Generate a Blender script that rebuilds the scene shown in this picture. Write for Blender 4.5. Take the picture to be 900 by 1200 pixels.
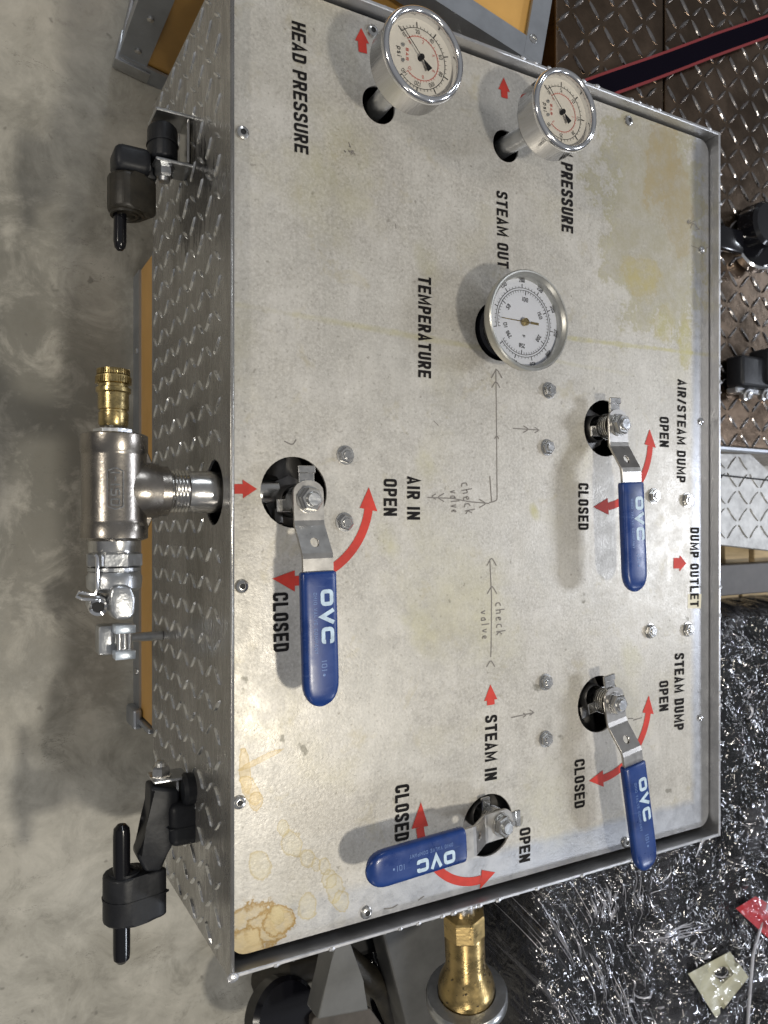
import bpy, bmesh, math, random
from mathutils import Vector as V, Matrix, noise
R = math.radians
random.seed(7)
for o in list(bpy.data.objects): bpy.data.objects.remove(o)
sc = bpy.context.scene
C = sc.collection
# ------------------------------------------------------------------ camera
HC = 0.912                      # camera height above the floor
TILT = math.atan(506/905.0); S_, C_ = math.sin(TILT), math.cos(TILT)
cd = bpy.data.cameras.new('camera'); cam = bpy.data.objects.new('camera', cd); C.objects.link(cam)
cd.sensor_width = 36; cd.lens = 905/1200*36; cd.shift_y = 20/1200
cd.clip_start = .01; cd.clip_end = 100
cd.dof.use_dof = True; cd.dof.focus_distance = .66; cd.dof.aperture_fstop = 11
cam.location = (0, 0, HC); cam.rotation_euler = (0, -TILT, 0)
sc.camera = cam
sc.render.resolution_x = 768; sc.render.resolution_y = 1024
# ------------------------------------------------------------------ light (indoor hall: a dim room, its lamps, and unseen lamps added for glints)
w = bpy.data.worlds.new('World'); sc.world = w; w.use_nodes = True
wt = w.node_tree; bg = wt.nodes['Background']; bg.inputs[1].default_value = .29
_g = wt.nodes.new('ShaderNodeTexCoord'); _s = wt.nodes.new('ShaderNodeSeparateXYZ'); _r = wt.nodes.new('ShaderNodeValToRGB')
wt.links.new(_g.outputs['Generated'], _s.inputs[0]); wt.links.new(_s.outputs[2], _r.inputs[0]); wt.links.new(_r.outputs[0], bg.inputs[0])
_r.color_ramp.elements[0].position = .05; _r.color_ramp.elements[0].color = (.36, .36, .38, 1)
_r.color_ramp.elements[1].position = .75; _r.color_ramp.elements[1].color = (.86, .88, .92, 1)
def lamp(name, d, dist, size, power, col, sy=None):
    l = bpy.data.lights.new(name, 'AREA'); l.size = size; l.energy = power; l.color = col
    if sy: l.shape = 'RECTANGLE'; l.size_y = sy
    o = bpy.data.objects.new(name, l); C.objects.link(o)
    d = V(d).normalized(); p = V((.42, .03, .34))
    o.location = p + d*dist; o.rotation_euler = (-d).to_track_quat('-Z', 'Y').to_euler()
lamp('overhead_light', (.10, -.30, 1), 2.1, .13, 20, (1, .94, .82))
lamp('overhead_light', (1.45, -.03, 1), 4.8, .60, 52, (.84, .89, 1))
lamp('overhead_light', (-1.46, .26, 1), 5.2, .44, 58, (1, .93, .82))
lamp('overhead_light', (1.3, -1.15, 1), 5.4, .44, 42, (.84, .90, 1))
lamp('overhead_light', (.15, 1.5, 1), 5.0, .30, 24, (.85, .92, 1), 1.2)  # added strip light, gives the metal something to reflect
lamp('overhead_light', (-.6, -1.6, 1), 5.0, .40, 24, (1, .94, .85))  # added for glints on film, tread and chrome, no source seen
lamp('overhead_light', (2.6, .9, 1), 6.5, .34, 36, (.86, .92, 1))  # another unseen light added for extra glints
sc.view_settings.view_transform = 'Standard'; sc.view_settings.look = 'None'
sc.view_settings.exposure = 0; sc.view_settings.gamma = 1
# ------------------------------------------------------------------ measuring
ZR, ZP = .352, .340             # rim and panel heights
def W(px, py, z):
    T = (px-450)/905.0; d = HC-z
    X = d*(S_+C_*T)/(C_-S_*T); return V((X, (620-py)/905.0*(X*S_+d*C_), z))
def WX(px, py, X):
    T = (px-450)/905.0; d = X*(C_-S_*T)/(S_+C_*T)
    return V((X, (620-py)/905.0*(X*S_+d*C_), HC-d))
XL, XR, YT, YB = .1814, .737, .4357, -.3370
# ------------------------------------------------------------------ materials
def mat(name, col, rough=.5, metal=0, var=.0, vs=60, bump=0, bs=200, rvar=0, coat=0, aniso=None, spec=None):
    m = bpy.data.materials.new(name); m.use_nodes = True; nt = m.node_tree; N = nt.nodes; L = nt.links
    b = N['Principled BSDF']; b.inputs['Base Color'].default_value = (*col, 1)
    b.inputs['Roughness'].default_value = rough; b.inputs['Metallic'].default_value = metal
    if coat: b.inputs['Coat Weight'].default_value = coat; b.inputs['Coat Roughness'].default_value = .08
    if spec is not None: b.inputs['Specular IOR Level'].default_value = spec
    g = N.new('ShaderNodeNewGeometry'); src = g.outputs['Position']
    if aniso:
        mp = N.new('ShaderNodeMapping'); mp.inputs['Scale'].default_value = aniso
        L.new(src, mp.inputs['Vector']); src = mp.outputs['Vector']
    if var or rvar:
        n = N.new('ShaderNodeTexNoise'); n.inputs['Scale'].default_value = vs; n.inputs['Detail'].default_value = 6; n.inputs['Roughness'].default_value = .65
        L.new(src, n.inputs['Vector'])
        if var:
            r = N.new('ShaderNodeMapRange'); r.inputs['From Min'].default_value = .3; r.inputs['From Max'].default_value = .7
            r.inputs['To Min'].default_value = 1-var; r.inputs['To Max'].default_value = 1+var
            L.new(n.outputs['Fac'], r.inputs['Value'])
            mx = N.new('ShaderNodeVectorMath'); mx.operation = 'SCALE'; mx.inputs[0].default_value = col
            L.new(r.outputs[0], mx.inputs['Scale']); L.new(mx.outputs[0], b.inputs['Base Color'])
        if rvar:
            r = N.new('ShaderNodeMapRange'); r.inputs['From Min'].default_value = .3; r.inputs['From Max'].default_value = .7
            r.inputs['To Min'].default_value = max(.02, rough-rvar); r.inputs['To Max'].default_value = rough+rvar
            L.new(n.outputs['Fac'], r.inputs['Value']); L.new(r.outputs[0], b.inputs['Roughness'])
    if bump:
        n2 = N.new('ShaderNodeTexNoise'); n2.inputs['Scale'].default_value = bs; n2.inputs['Detail'].default_value = 4
        L.new(src, n2.inputs['Vector'])
        bp = N.new('ShaderNodeBump'); bp.inputs['Strength'].default_value = bump; bp.inputs['Distance'].default_value = .002
        L.new(n2.outputs['Fac'], bp.inputs['Height']); L.new(bp.outputs[0], b.inputs['Normal'])
    return m
M = {}
M['black_ink'] = mat('black_ink', (.012, .011, .011), .6, spec=.08)
M['pen'] = mat('pen', (.17, .155, .14), .6)
M['body_metal'] = mat('dull_valve_body', (.13, .125, .12), .4, .8, var=.3, vs=60)
M['bright_zinc'] = mat('bright_zinc', (.66, .74, .84), .28, .55)
M['red_ink'] = mat('red_ink', (.52, .040, .025), .5, var=.15, vs=90, spec=.3)
M['alu'] = mat('aluminium', (.52, .52, .53), .36, .85, var=.12, vs=30, bump=.12, bs=120, rvar=.08)

M['tread_hi'] = mat('tread_lozenge', (.74, .74, .73), .20, .85, var=.2, vs=60, bump=.15, bs=100)
M['tread_dark'] = mat('tread_plate_dark', (.125, .088, .060), .26, .95, var=.35, vs=14, bump=.15, bs=60, rvar=.12)  # low base colour stands in for the dark hall it reflects
M['tread_dark_hi'] = mat('tread_lozenge_dark', (.34, .32, .31), .17, .98, bump=.15, bs=150)  # paler than its plate, imitates bright glints on the relief
M['tread_light'] = mat('tread_plate_light', (.36, .355, .34), .48, .6, var=.25, vs=60, bump=.3, bs=120)
M['steel'] = mat('steel', (.60, .59, .57), .22, 1, var=.08, vs=80, rvar=.06, bump=.05, bs=300)
M['brushed'] = mat('brushed_steel', (.52, .50, .47), .30, 1, var=.10, vs=120, rvar=.03)
M['chrome'] = mat('chrome', (.78, .78, .79), .13, 1)
M['gaugebody'] = mat('gauge_case', (.56, .56, .57), .12, 1, rvar=.04, vs=20)
M['matte_steel'] = mat('matte_stainless', (.50, .495, .46), .36, .9, var=.06, bump=.03, bs=200)
M['zinc'] = mat('zinc', (.50, .51, .52), .30, .95, var=.15, vs=90, bump=.2, bs=200)
M['cast'] = mat('cast_stainless', (.29, .265, .235), .27, .98, var=.12, vs=40, bump=.06, bs=350, rvar=.05)
M['brass'] = mat('brass', (.40, .31, .145), .30, 1, var=.22, vs=120, bump=.1, bs=300, rvar=.1)
M['brass2'] = mat('spotted_brass', (.50, .365, .16), .30, 1, var=.22, vs=70, bump=.1, bs=300, rvar=.1)
M['vinyl'] = mat('blue_vinyl', (.005, .031, .140), .30, 0, var=.3, vs=45, coat=.05, bump=.07, bs=120, rvar=.12)
M['logo'] = mat('logo_print', (.46, .58, .68), .45, var=.25, vs=200)
M['logo_s'] = mat('small_print', (.12, .20, .42), .4)
M['rubber'] = mat('black_rubber', (.011, .012, .015), .45, 0, var=.3, vs=60, bump=.15, bs=150, spec=.35)
M['rubber_d'] = mat('dirty_rubber', (.020, .017, .012), .45, 0, var=.5, vs=60, bump=.15, bs=150)
M['black_gloss'] = mat('black_gloss_dip', (.006, .006, .008), .16, spec=.4)
M['black'] = mat('dark_inside', (.012, .012, .013), .6)
M['orange'] = mat('orange_panel', (.55, .31, .085), .42, 0, var=.10, vs=14, bump=.08, bs=90)
M['angle'] = mat('aluminium_angle', (.36, .38, .41), .38, .75, var=.12, vs=40, bump=.08, bs=150)
M['dial'] = mat('dial_cream', (.86, .82, .76), .5)
M['dial_w'] = mat('dial_white', (.82, .85, .95), .5)
M['dial_red'] = mat('dial_red', (.60, .10, .07), .5)
M['wood'] = mat('pallet_wood', (.55, .42, .24), .7, 0, var=.3, vs=30, bump=.3, bs=80, aniso=(.3, 2, 1))
M['wood_d'] = mat('dark_wood', (.07, .06, .05), .7, 0, var=.3, vs=30, bump=.3, bs=80)
M['dark_strip'] = mat('dark_steel_strip', (.075, .07, .068), .5, 0, var=.2, vs=30)
M['grey_paint'] = mat('grey_paint', (.115, .115, .11), .5, 0, var=.15, vs=30)
M['red_web'] = mat('red_webbing', (.17, .012, .015), .8)
M['black_web'] = mat('black_webbing', (.006, .005, .009), .9, bump=.4, bs=600, spec=0)
M['wood_d'] = mat('dark_wood', (.07, .06, .05), .7, 0, var=.3, vs=30, bump=.3, bs=80)
M['tape'] = mat('masking_tape', (.70, .66, .52), .6)
def glass_mat():
    m = bpy.data.materials.new('gauge_glass'); m.use_nodes = True; nt = m.node_tree; nt.nodes.clear(); N = nt.nodes; L = nt.links
    o = N.new('ShaderNodeOutputMaterial'); mx = N.new('ShaderNodeMixShader'); t = N.new('ShaderNodeBsdfTransparent'); g = N.new('ShaderNodeBsdfGlossy')
    t.inputs[0].default_value = (.97, .97, .96, 1); g.inputs['Roughness'].default_value = .02
    f = N.new('ShaderNodeFresnel'); f.inputs[0].default_value = 1.45
    L.new(f.outputs[0], mx.inputs[0]); L.new(t.outputs[0], mx.inputs[1]); L.new(g.outputs[0], mx.inputs[2]); L.new(mx.outputs[0], o.inputs[0])
    return m
M['glass'] = glass_mat()

class NT:                       # tiny node helper
    def __init__(s, name):
        s.m = bpy.data.materials.new(name); s.m.use_nodes = True; s.t = s.m.node_tree; s.b = s.t.nodes['Principled BSDF']
        s.pos = s.t.nodes.new('ShaderNodeNewGeometry').outputs['Position']
    def put(s, sock, v):
        if isinstance(v, bpy.types.NodeSocket): s.t.links.new(v, sock)
        else: sock.default_value = v
    def noise(s, scale, detail=5, rough=.6, vec=None, dist=0):
        n = s.t.nodes.new('ShaderNodeTexNoise'); n.inputs['Scale'].default_value = scale; n.inputs['Detail'].default_value = detail
        n.inputs['Roughness'].default_value = rough; n.inputs['Distortion'].default_value = dist
        s.t.links.new(vec or s.pos, n.inputs['Vector']); return n.outputs['Fac']
    def rng(s, v, a, b, c=0., d=1.):
        n = s.t.nodes.new('ShaderNodeMapRange'); s.put(n.inputs['Value'], v)
        for k, x in zip(('From Min', 'From Max', 'To Min', 'To Max'), (a, b, c, d)): n.inputs[k].default_value = x
        return n.outputs[0]
    def math(s, op, a, b=0.):
        n = s.t.nodes.new('ShaderNodeMath'); n.operation = op; s.put(n.inputs[0], a); s.put(n.inputs[1], b); return n.outputs[0]
    def mix(s, f, a, b, mode='MIX'):
        n = s.t.nodes.new('ShaderNodeMix'); n.data_type = 'RGBA'; n.blend_type = mode; s.put(n.inputs[0], f)
        s.put(n.inputs[6], a if isinstance(a, bpy.types.NodeSocket) else (*a, 1)); s.put(n.inputs[7], b if isinstance(b, bpy.types.NodeSocket) else (*b, 1)); return n.outputs[2]
    def map(s, loc=(0, 0, 0), rot=(0, 0, 0), scale=(1, 1, 1), typ='POINT'):
        n = s.t.nodes.new('ShaderNodeMapping'); n.vector_type = typ; s.t.links.new(s.pos, n.inputs['Vector'])
        n.inputs['Location'].default_value = loc; n.inputs['Rotation'].default_value = rot; n.inputs['Scale'].default_value = scale; return n.outputs[0]
    def sep(s):
        n = s.t.nodes.new('ShaderNodeSeparateXYZ'); s.t.links.new(s.pos, n.inputs[0]); return n.outputs
    def bump(s, h, st, dist=.001):
        n = s.t.nodes.new('ShaderNodeBump'); n.inputs['Strength'].default_value = st; n.inputs['Distance'].default_value = dist
        s.t.links.new(h, n.inputs['Height']); s.t.links.new(n.outputs[0], s.b.inputs['Normal'])

def panel_mat():
    t = NT('stained_panel'); P = t
    fine = t.noise(380, 3, .75); mid = t.noise(60, 6, .65); big = t.noise(5.5, 4, .6)
    col = t.mix(t.rng(fine, .35, .68), (.36, .335, .295), (.60, .57, .515))
    col = t.mix(t.rng(mid, .35, .7, 0, .5), col, (.46, .435, .38))
    col = t.mix(t.rng(big, .35, .65, .0, .55), col, (.54, .52, .475))
    bl = t.noise(20, 6, .72, t.map(loc=(6, 6, 0)), .3); col = t.mix(t.rng(bl, .50, .66, 0, .55), col, (.62, .59, .54)); col = t.mix(t.rng(bl, .46, .34, 0, .45), col, (.38, .36, .32))
    yel = t.noise(9, 5, .6, t.map(loc=(3, 1, 0)))
    col = t.mix(t.rng(yel, .56, .72, 0, .38), col, (.44, .40, .25))
    specks = t.noise(150, 2, .5, t.map(loc=(7, 2, 0)))
    col = t.mix(t.rng(specks, .70, .76, 0, .6), col, (.20, .18, .15))
    dr = t.noise(38, 3, .5, t.map(loc=(1, 5, 0)))
    col = t.mix(t.rng(dr, .715, .74, 0, .7), col, (.13, .12, .09))
    scr = t.noise(16, 3, .6, t.map(rot=(0, 0, .9), scale=(14, .6, 1)))
    col = t.mix(t.rng(scr, .70, .76, 0, .25), col, (.30, .28, .25))
    spk = t.noise(330, 3, .6, t.map(loc=(11, 2, 0))); col = t.mix(t.rng(spk, .60, .72, 0, .55), col, (.24, .22, .18))
    spw = t.noise(430, 3, .6, t.map(loc=(3, 12, 0))); col = t.mix(t.rng(spw, .56, .72, 0, .35), col, (.70, .68, .63))
    spb = t.noise(26, 4, .7, t.map(loc=(13, 5, 0)), .5); col = t.mix(t.rng(spb, .60, .70, 0, .40), col, (.40, .35, .22))
    brs = t.noise(30, 3, .6, t.map(scale=(9, .35, 1))); col = t.mix(t.rng(brs, .35, .70, 0, .22), col, (.36, .345, .31))
    # metallic borders, with a bluish reflection put into their colour
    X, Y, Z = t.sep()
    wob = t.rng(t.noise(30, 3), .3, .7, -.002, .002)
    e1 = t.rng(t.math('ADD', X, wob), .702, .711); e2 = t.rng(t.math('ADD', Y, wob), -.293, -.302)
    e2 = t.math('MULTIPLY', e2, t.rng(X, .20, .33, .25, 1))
    edge_sheen = t.math('MAXIMUM', e1, e2)
    col = t.mix(t.math('MULTIPLY', edge_sheen, .75), col, t.mix(t.rng(mid, .3, .7), (.33, .345, .38), (.42, .435, .47)))
    ns = t.noise(95, 5, .72); ns2 = t.noise(24, 3, .6)
    wob2 = t.math('ADD', t.rng(ns, .2, .8, -.35, .35), t.rng(ns2, .2, .8, -.45, .45))
    def stain(px, py, rx, ry, rot=0, amt=.5, colr=(.52, .43, .24), rim=.5, rimc=(.36, .26, .10), soft=.10):
        nonlocal col
        c = W(px, py, ZP)
        mp = t.map((c.x, c.y, ZP), (0, 0, rot), (rx, ry, 1), 'TEXTURE')
        ln = t.t.nodes.new('ShaderNodeVectorMath'); ln.operation = 'LENGTH'; t.t.links.new(mp, ln.inputs[0])
        d = t.math('ADD', ln.outputs['Value'], wob2)
        col = t.mix(t.math('MULTIPLY', t.rng(d, 1+soft, 1-soft, 0, amt), t.rng(mid, .35, .62, .45, 1.1)), col, colr)
        if rim:
            a = t.rng(d, .80, .97); b2 = t.rng(d, 1.06, .97)
            col = t.mix(t.math('MULTIPLY', t.math('MULTIPLY', a, b2), rim), col, rimc)
    # coffee-coloured water marks in the lower left corner
    for s in ((288, 1092, .022, .024), (312, 1085, .018, .012), (285, 1112, .015, .016), (325, 1078, .012, .010)): stain(*s, amt=.8, colr=(.48, .38, .21), rim=1.0, rimc=(.30, .19, .06))
    for s in ((287, 903, .0045, .017, .1), (294, 927, .0060, .014, .45), (306, 890, .018, .0026, .3), (300, 940, .006, .008)): stain(*s, amt=.6, colr=(.50, .39, .21), rim=.7)
    for px, py, r in ((343, 991, .011), (331, 970, .006), (304, 1014, .010), (360, 1008, .009), (370, 1014, .006), (380, 1016, .007), (385, 1030, .008), (392, 1040, .010), (400, 1056, .008), (361, 1060, .010), (324, 1073, .006)):
        stain(px, py, r*.8, r*1.1, .3, amt=.40, colr=(.50, .44, .27), rim=.62, rimc=(.38, .30, .14))
    # greenish dried flood near the upper right corner
    stain(768, 258, .078, .118, .1, amt=.75, colr=(.34, .31, .215), rim=.45, rimc=(.34, .31, .16), soft=.25)
    stain(776, 190, .022, .050, -.2, amt=.7, colr=(.36, .29, .16), rim=.3, soft=.3)
    stain(795, 245, .022, .050, .1, amt=.65, colr=(.35, .285, .16), rim=.2, soft=.3)
    stain(752, 325, .024, .020, 0, amt=.65, colr=(.42, .35, .13), rim=.2, soft=.3)
    stain(777, 380, .016, .018, 0, amt=.6, colr=(.40, .36, .14), rim=.2, soft=.3)
    stain(803, 400, .010, .026, 0, amt=.7, colr=(.39, .35, .12), rim=.2, soft=.3)
    stain(740, 405, .13, .0022, .03, amt=.55, colr=(.42, .38, .14), rim=0, soft=.4)
    stain(520, 400, .18, .0025, -.03, amt=.35, colr=(.42, .38, .14), rim=0, soft=.5)
    for px, py, r, a in ((455, 635, .012, .4), (493, 735, .016, .35), (500, 545, .010, .3), (405, 175, .03, .2), (385, 240, .03, .2), (500, 310, .012, .3), (627, 600, .005, .7), (740, 770, .014, .3), (585, 745, .03, .15), (640, 940, .03, .2), (530, 700, .05, .15)):
        stain(px, py, r*.8, r*1.3, .5, amt=a, colr=(.42, .39, .20), rim=0, soft=.5)
    t.put(t.b.inputs['Base Color'], col)
    t.put(t.b.inputs['Metallic'], t.math('ADD', .30, t.math('MULTIPLY', edge_sheen, .45)))
    t.put(t.b.inputs['Roughness'], t.rng(mid, .3, .7, .30, .47))
    t.bump(t.math('ADD', fine, t.math('MULTIPLY', mid, 1.5)), .22, .0006)
    return t.m
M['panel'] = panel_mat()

def tread_mat():
    t = NT('tread_plate'); a = t.noise(16, 6, .7, t.map(scale=(1, .6, 1))); b2 = t.noise(70, 5, .7, t.map(scale=(1, .4, 1.6)), .5); st = t.noise(45, 4, .7, t.map(scale=(1, .25, 2.2)))
    col = t.mix(t.rng(a, .3, .7), (.30, .29, .275), (.56, .55, .53)); col = t.mix(t.rng(b2, .35, .7, 0, .6), col, (.24, .225, .20))
    col = t.mix(t.rng(st, .62, .72, 0, .6), col, (.55, .54, .53))
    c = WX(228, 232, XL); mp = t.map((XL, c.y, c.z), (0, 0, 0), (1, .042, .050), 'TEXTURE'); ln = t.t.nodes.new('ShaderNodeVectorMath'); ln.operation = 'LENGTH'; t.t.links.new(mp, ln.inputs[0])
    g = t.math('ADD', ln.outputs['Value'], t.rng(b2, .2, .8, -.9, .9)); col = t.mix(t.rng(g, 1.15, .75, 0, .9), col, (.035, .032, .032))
    t.put(t.b.inputs['Base Color'], col); t.b.inputs['Metallic'].default_value = .70; t.put(t.b.inputs['Roughness'], t.rng(b2, .3, .7, .16, .40))
    t.bump(t.math('ADD', b2, a), .35, .0012); return t.m
M['tread'] = tread_mat()
def vinyl_mat():
    t = NT('blue_vinyl_scuffed'); a = t.noise(35, 5, .65); sc_ = t.noise(40, 4, .7, t.map(rot=(0, 0, .4), scale=(1, 7, 1))); g = t.noise(18, 4, .7, t.map(loc=(4, 2, 0)))
    col = t.mix(t.rng(a, .3, .7), (.004, .026, .140), (.006, .040, .195)); col = t.mix(t.rng(sc_, .63, .74, 0, .35), col, (.10, .16, .32)); col = t.mix(t.rng(g, .58, .74, 0, .5), col, (.012, .022, .06))
    t.put(t.b.inputs['Base Color'], col); t.put(t.b.inputs['Roughness'], t.rng(a, .3, .7, .20, .42)); t.bump(a, .10, .001); return t.m
M['vinyl'] = vinyl_mat()
def floor_mat():
    t = NT('concrete_floor')
    big = t.noise(2.2, 6, .62, dist=.3); mid = t.noise(11, 6, .65); fine = t.noise(160, 4, .7)
    col = t.mix(t.rng(big, .36, .62), (.17, .165, .138), (.46, .435, .375))
    col = t.mix(t.rng(mid, .3, .7, 0, .55), col, (.35, .33, .275))
    col = t.mix(t.rng(fine, .3, .7, 0, .25), col, (.33, .31, .27))
    st = t.noise(4.2, 5, .6, t.map(loc=(5, 3, 0)), .4)
    col = t.mix(t.rng(st, .52, .66, 0, .68), col, (.12, .114, .092))
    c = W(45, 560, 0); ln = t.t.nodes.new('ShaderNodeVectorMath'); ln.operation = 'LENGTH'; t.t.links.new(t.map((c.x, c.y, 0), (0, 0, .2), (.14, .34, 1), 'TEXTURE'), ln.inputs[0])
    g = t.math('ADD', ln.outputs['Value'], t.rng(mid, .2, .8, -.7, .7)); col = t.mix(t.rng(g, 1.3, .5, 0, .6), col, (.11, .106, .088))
    wh = t.noise(14, 5, .7, t.map(loc=(4, 4, 0))); col = t.mix(t.rng(wh, .62, .74, 0, .5), col, (.42, .39, .35))
    m2 = t.noise(17, 7, .72, t.map(loc=(8, 3, 0)), .5); col = t.mix(t.rng(m2, .48, .66, 0, .55), col, (.56, .53, .46)); col = t.mix(t.rng(m2, .46, .34, 0, .6), col, (.17, .16, .13))
    sp = t.noise(55, 2, .5, t.map(loc=(2, 9, 0)))
    col = t.mix(t.rng(sp, .69, .74, 0, .55), col, (.10, .09, .075))
    lt = t.noise(6.5, 4, .6, t.map(loc=(9, 4, 0)))
    col = t.mix(t.rng(lt, .60, .72, 0, .5), col, (.36, .34, .30))
    cr = t.noise(7, 6, .7, t.map(rot=(0, 0, .6), scale=(1, 3, 1)))
    crk = t.math('ABSOLUTE', t.math('SUBTRACT', cr, .5)); col = t.mix(t.math('MULTIPLY', t.rng(crk, .004, .0), t.rng(mid, .5, .6, 0, .7)), col, (.08, .075, .065))
    t.put(t.b.inputs['Base Color'], col); t.put(t.b.inputs['Roughness'], t.rng(mid, .3, .7, .35, .6))
    t.bump(fine, .2, .001)
    return t.m
M['floor'] = floor_mat()

def film_mat():
    t = NT('black_stretch_film')
    a = t.noise(11, 4, .6, t.map(rot=(0, 0, .55), scale=(2.6, .6, 1)), .8)
    b2 = t.noise(26, 2, .6, t.map(loc=(2, 1, 0)), 1.0); big = t.noise(9, 3)
    t.put(t.b.inputs['Base Color'], t.mix(t.rng(big, .35, .65), (.004, .004, .005), (.012, .012, .014)))
    t.put(t.b.inputs['Roughness'], .10)
    t.bump(t.math('ADD', a, t.math('MULTIPLY', b2, .7)), 1.0, .011)
    return t.m
M['fork'] = mat('dark_grey_paint', (.075, .075, .073), .5, 0, var=.2, vs=30)
M['film'] = film_mat(); M['film'].node_tree.nodes['Principled BSDF'].inputs['IOR'].default_value = 1.6
M['glint'] = mat('film_glint', (.80, .80, .86), .16, .55)  # pale crease colour imitates glints on the film
M['label_paper'] = mat('paper_label', (.42, .41, .30), .35, coat=.5, bump=.3, bs=60)
M['red_plastic'] = mat('red_plastic', (.45, .02, .03), .3, coat=.5, bump=.3, bs=60)

# ------------------------------------------------------------------ object helpers
def obj(name, bm, m, parent=None, smooth=False, stuff=False, label=None):
    me = bpy.data.meshes.new(name)
    if parent is not None:
        p = parent.location.copy(); q = parent.parent
        while q is not None: p += q.location; q = q.parent
        bmesh.ops.translate(bm, verts=bm.verts, vec=-p)
    bmesh.ops.recalc_face_normals(bm, faces=bm.faces) if not getattr(bm, 'flat_', False) else None
    bm.to_mesh(me); bm.free()
    if smooth:
        for p_ in me.polygons: p_.use_smooth = True
        try: me.set_sharp_from_angle(angle=R(35))
        except Exception: pass
    me.materials.append(M[m] if isinstance(m, str) else m)
    o = bpy.data.objects.new(name, me); C.objects.link(o)
    if parent is not None: o.parent = parent
    if stuff: o['kind'] = 'stuff'
    if label: o['label'] = label
    return o
def thing(name, label, cat, loc=(0, 0, 0), group=None):
    o = bpy.data.objects.new(name, None); C.objects.link(o); o.location = loc; o.empty_display_size = .02
    o['label'] = label; o['category'] = cat
    if group: o['group'] = group
    return o
def sub(name, parent, loc_world, label=None):   # an empty that is a part with sub-parts
    o = bpy.data.objects.new(name, None); C.objects.link(o); o.parent = parent; o.location = V(loc_world)-parent.location; o.empty_display_size = .01
    if label: o['label'] = label
    return o
def B(): return bmesh.new()
def frame(o, ax):
    ax = V(ax).normalized(); q = ax.to_track_quat('Z', 'Y'); return Matrix.Translation(V(o)) @ q.to_matrix().to_4x4()
def lathe(bm, prof, o=(0, 0, 0), ax=(0, 0, 1), seg=32, mtx=None, rot=0):
    mt = mtx if mtx is not None else frame(o, ax); rings = []
    for r, z in prof:
        if r < 1e-6: rings.append([bm.verts.new(mt @ V((0, 0, z)))])
        else: rings.append([bm.verts.new(mt @ V((r*math.cos(2*math.pi*i/seg+rot), r*math.sin(2*math.pi*i/seg+rot), z))) for i in range(seg)])
    for a, b in zip(rings, rings[1:]):
        for i in range(seg):
            j = (i+1) % seg
            if len(a) == 1 and len(b) == 1: continue
            if len(a) == 1: bm.faces.new((a[0], b[i], b[j]))
            elif len(b) == 1: bm.faces.new((a[i], a[j], b[0]))
            else: bm.faces.new((a[i], a[j], b[j], b[i]))
    return bm
def cyl(bm, o, ax, r, l, seg=32, ch=.0): 
    if ch: return lathe(bm, [(0, 0), (r-ch, 0), (r, ch), (r, l-ch), (r-ch, l), (0, l)], o, ax, seg)
    return lathe(bm, [(0, 0), (r, 0), (r, l), (0, l)], o, ax, seg)
def box(bm, c, s, rot=0, bev=0, mtx=None, bseg=2):
    mt = mtx if mtx is not None else Matrix.Translation(V(c)) @ Matrix.Rotation(rot, 4, 'Z')
    b = bmesh.ops.create_cube(bm, size=1, matrix=mt @ Matrix.Diagonal((*s, 1)))
    if bev:
        ed = list({e for v in b['verts'] for e in v.link_edges})
        bmesh.ops.bevel(bm, geom=ed, offset=bev, segments=bseg, affect='EDGES', profile=.5)
    return bm
def prism(bm, pts, z0, z1, bev=0, bseg=2):      # horizontal outline raised between two heights
    lo = [bm.verts.new((p[0], p[1], z0)) for p in pts]; hi = [bm.verts.new((p[0], p[1], z1)) for p in pts]
    fs = [bm.faces.new(lo), bm.faces.new(hi)]; n = len(pts)
    for i in range(n): fs.append(bm.faces.new((lo[i], lo[(i+1) % n], hi[(i+1) % n], hi[i])))
    if bev:
        ed = list({e for f in fs for e in f.edges}); bmesh.ops.bevel(bm, geom=ed, offset=bev, segments=bseg, affect='EDGES', profile=.5)
    return bm
def tube(bm, pts, r, seg=10, closed=False):
    pts = [V(p) for p in pts]; rings = []; n = len(pts); up = None
    for i, p in enumerate(pts):
        t = (pts[min(i+1, n-1)]-pts[max(i-1, 0)]).normalized()
        if up is None: up = t.orthogonal().normalized()
        up = (up-t*up.dot(t)).normalized(); s = t.cross(up)
        rr = r[i] if isinstance(r, (list, tuple)) else r
        rings.append([bm.verts.new(p+(up*math.cos(a)+s*math.sin(a))*rr) for a in [2*math.pi*k/seg for k in range(seg)]])
    for a, b in zip(rings, rings[1:]):
        for i in range(seg): bm.faces.new((a[i], a[(i+1) % seg], b[(i+1) % seg], b[i]))
    bm.faces.new(rings[0]); bm.faces.new(rings[-1]); return bm
def plate_curve(loops, thick):                  # flat sheet with real holes, centred on z=0
    cu = bpy.data.curves.new('sheet', 'CURVE'); cu.dimensions = '2D'; cu.fill_mode = 'BOTH'; cu.extrude = thick/2
    for lp in loops:
        s = cu.splines.new('POLY'); s.points.add(len(lp)-1); s.use_cyclic_u = True
        for q, p in zip(s.points, lp): q.co = (p[0], p[1], 0, 1)
    o = bpy.data.objects.new('sheet', cu); C.objects.link(o); dg = bpy.context.evaluated_depsgraph_get()
    me = bpy.data.meshes.new_from_object(o.evaluated_get(dg)); bm = B(); bm.from_mesh(me)
    bpy.data.objects.remove(o); bpy.data.curves.remove(cu); bpy.data.meshes.remove(me)
    bmesh.ops.remove_doubles(bm, verts=bm.verts, dist=1e-6); return bm
def circ(cx, cy, r, n=40): return [(cx+r*math.cos(2*math.pi*i/n), cy+r*math.sin(2*math.pi*i/n)) for i in range(n)]
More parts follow.
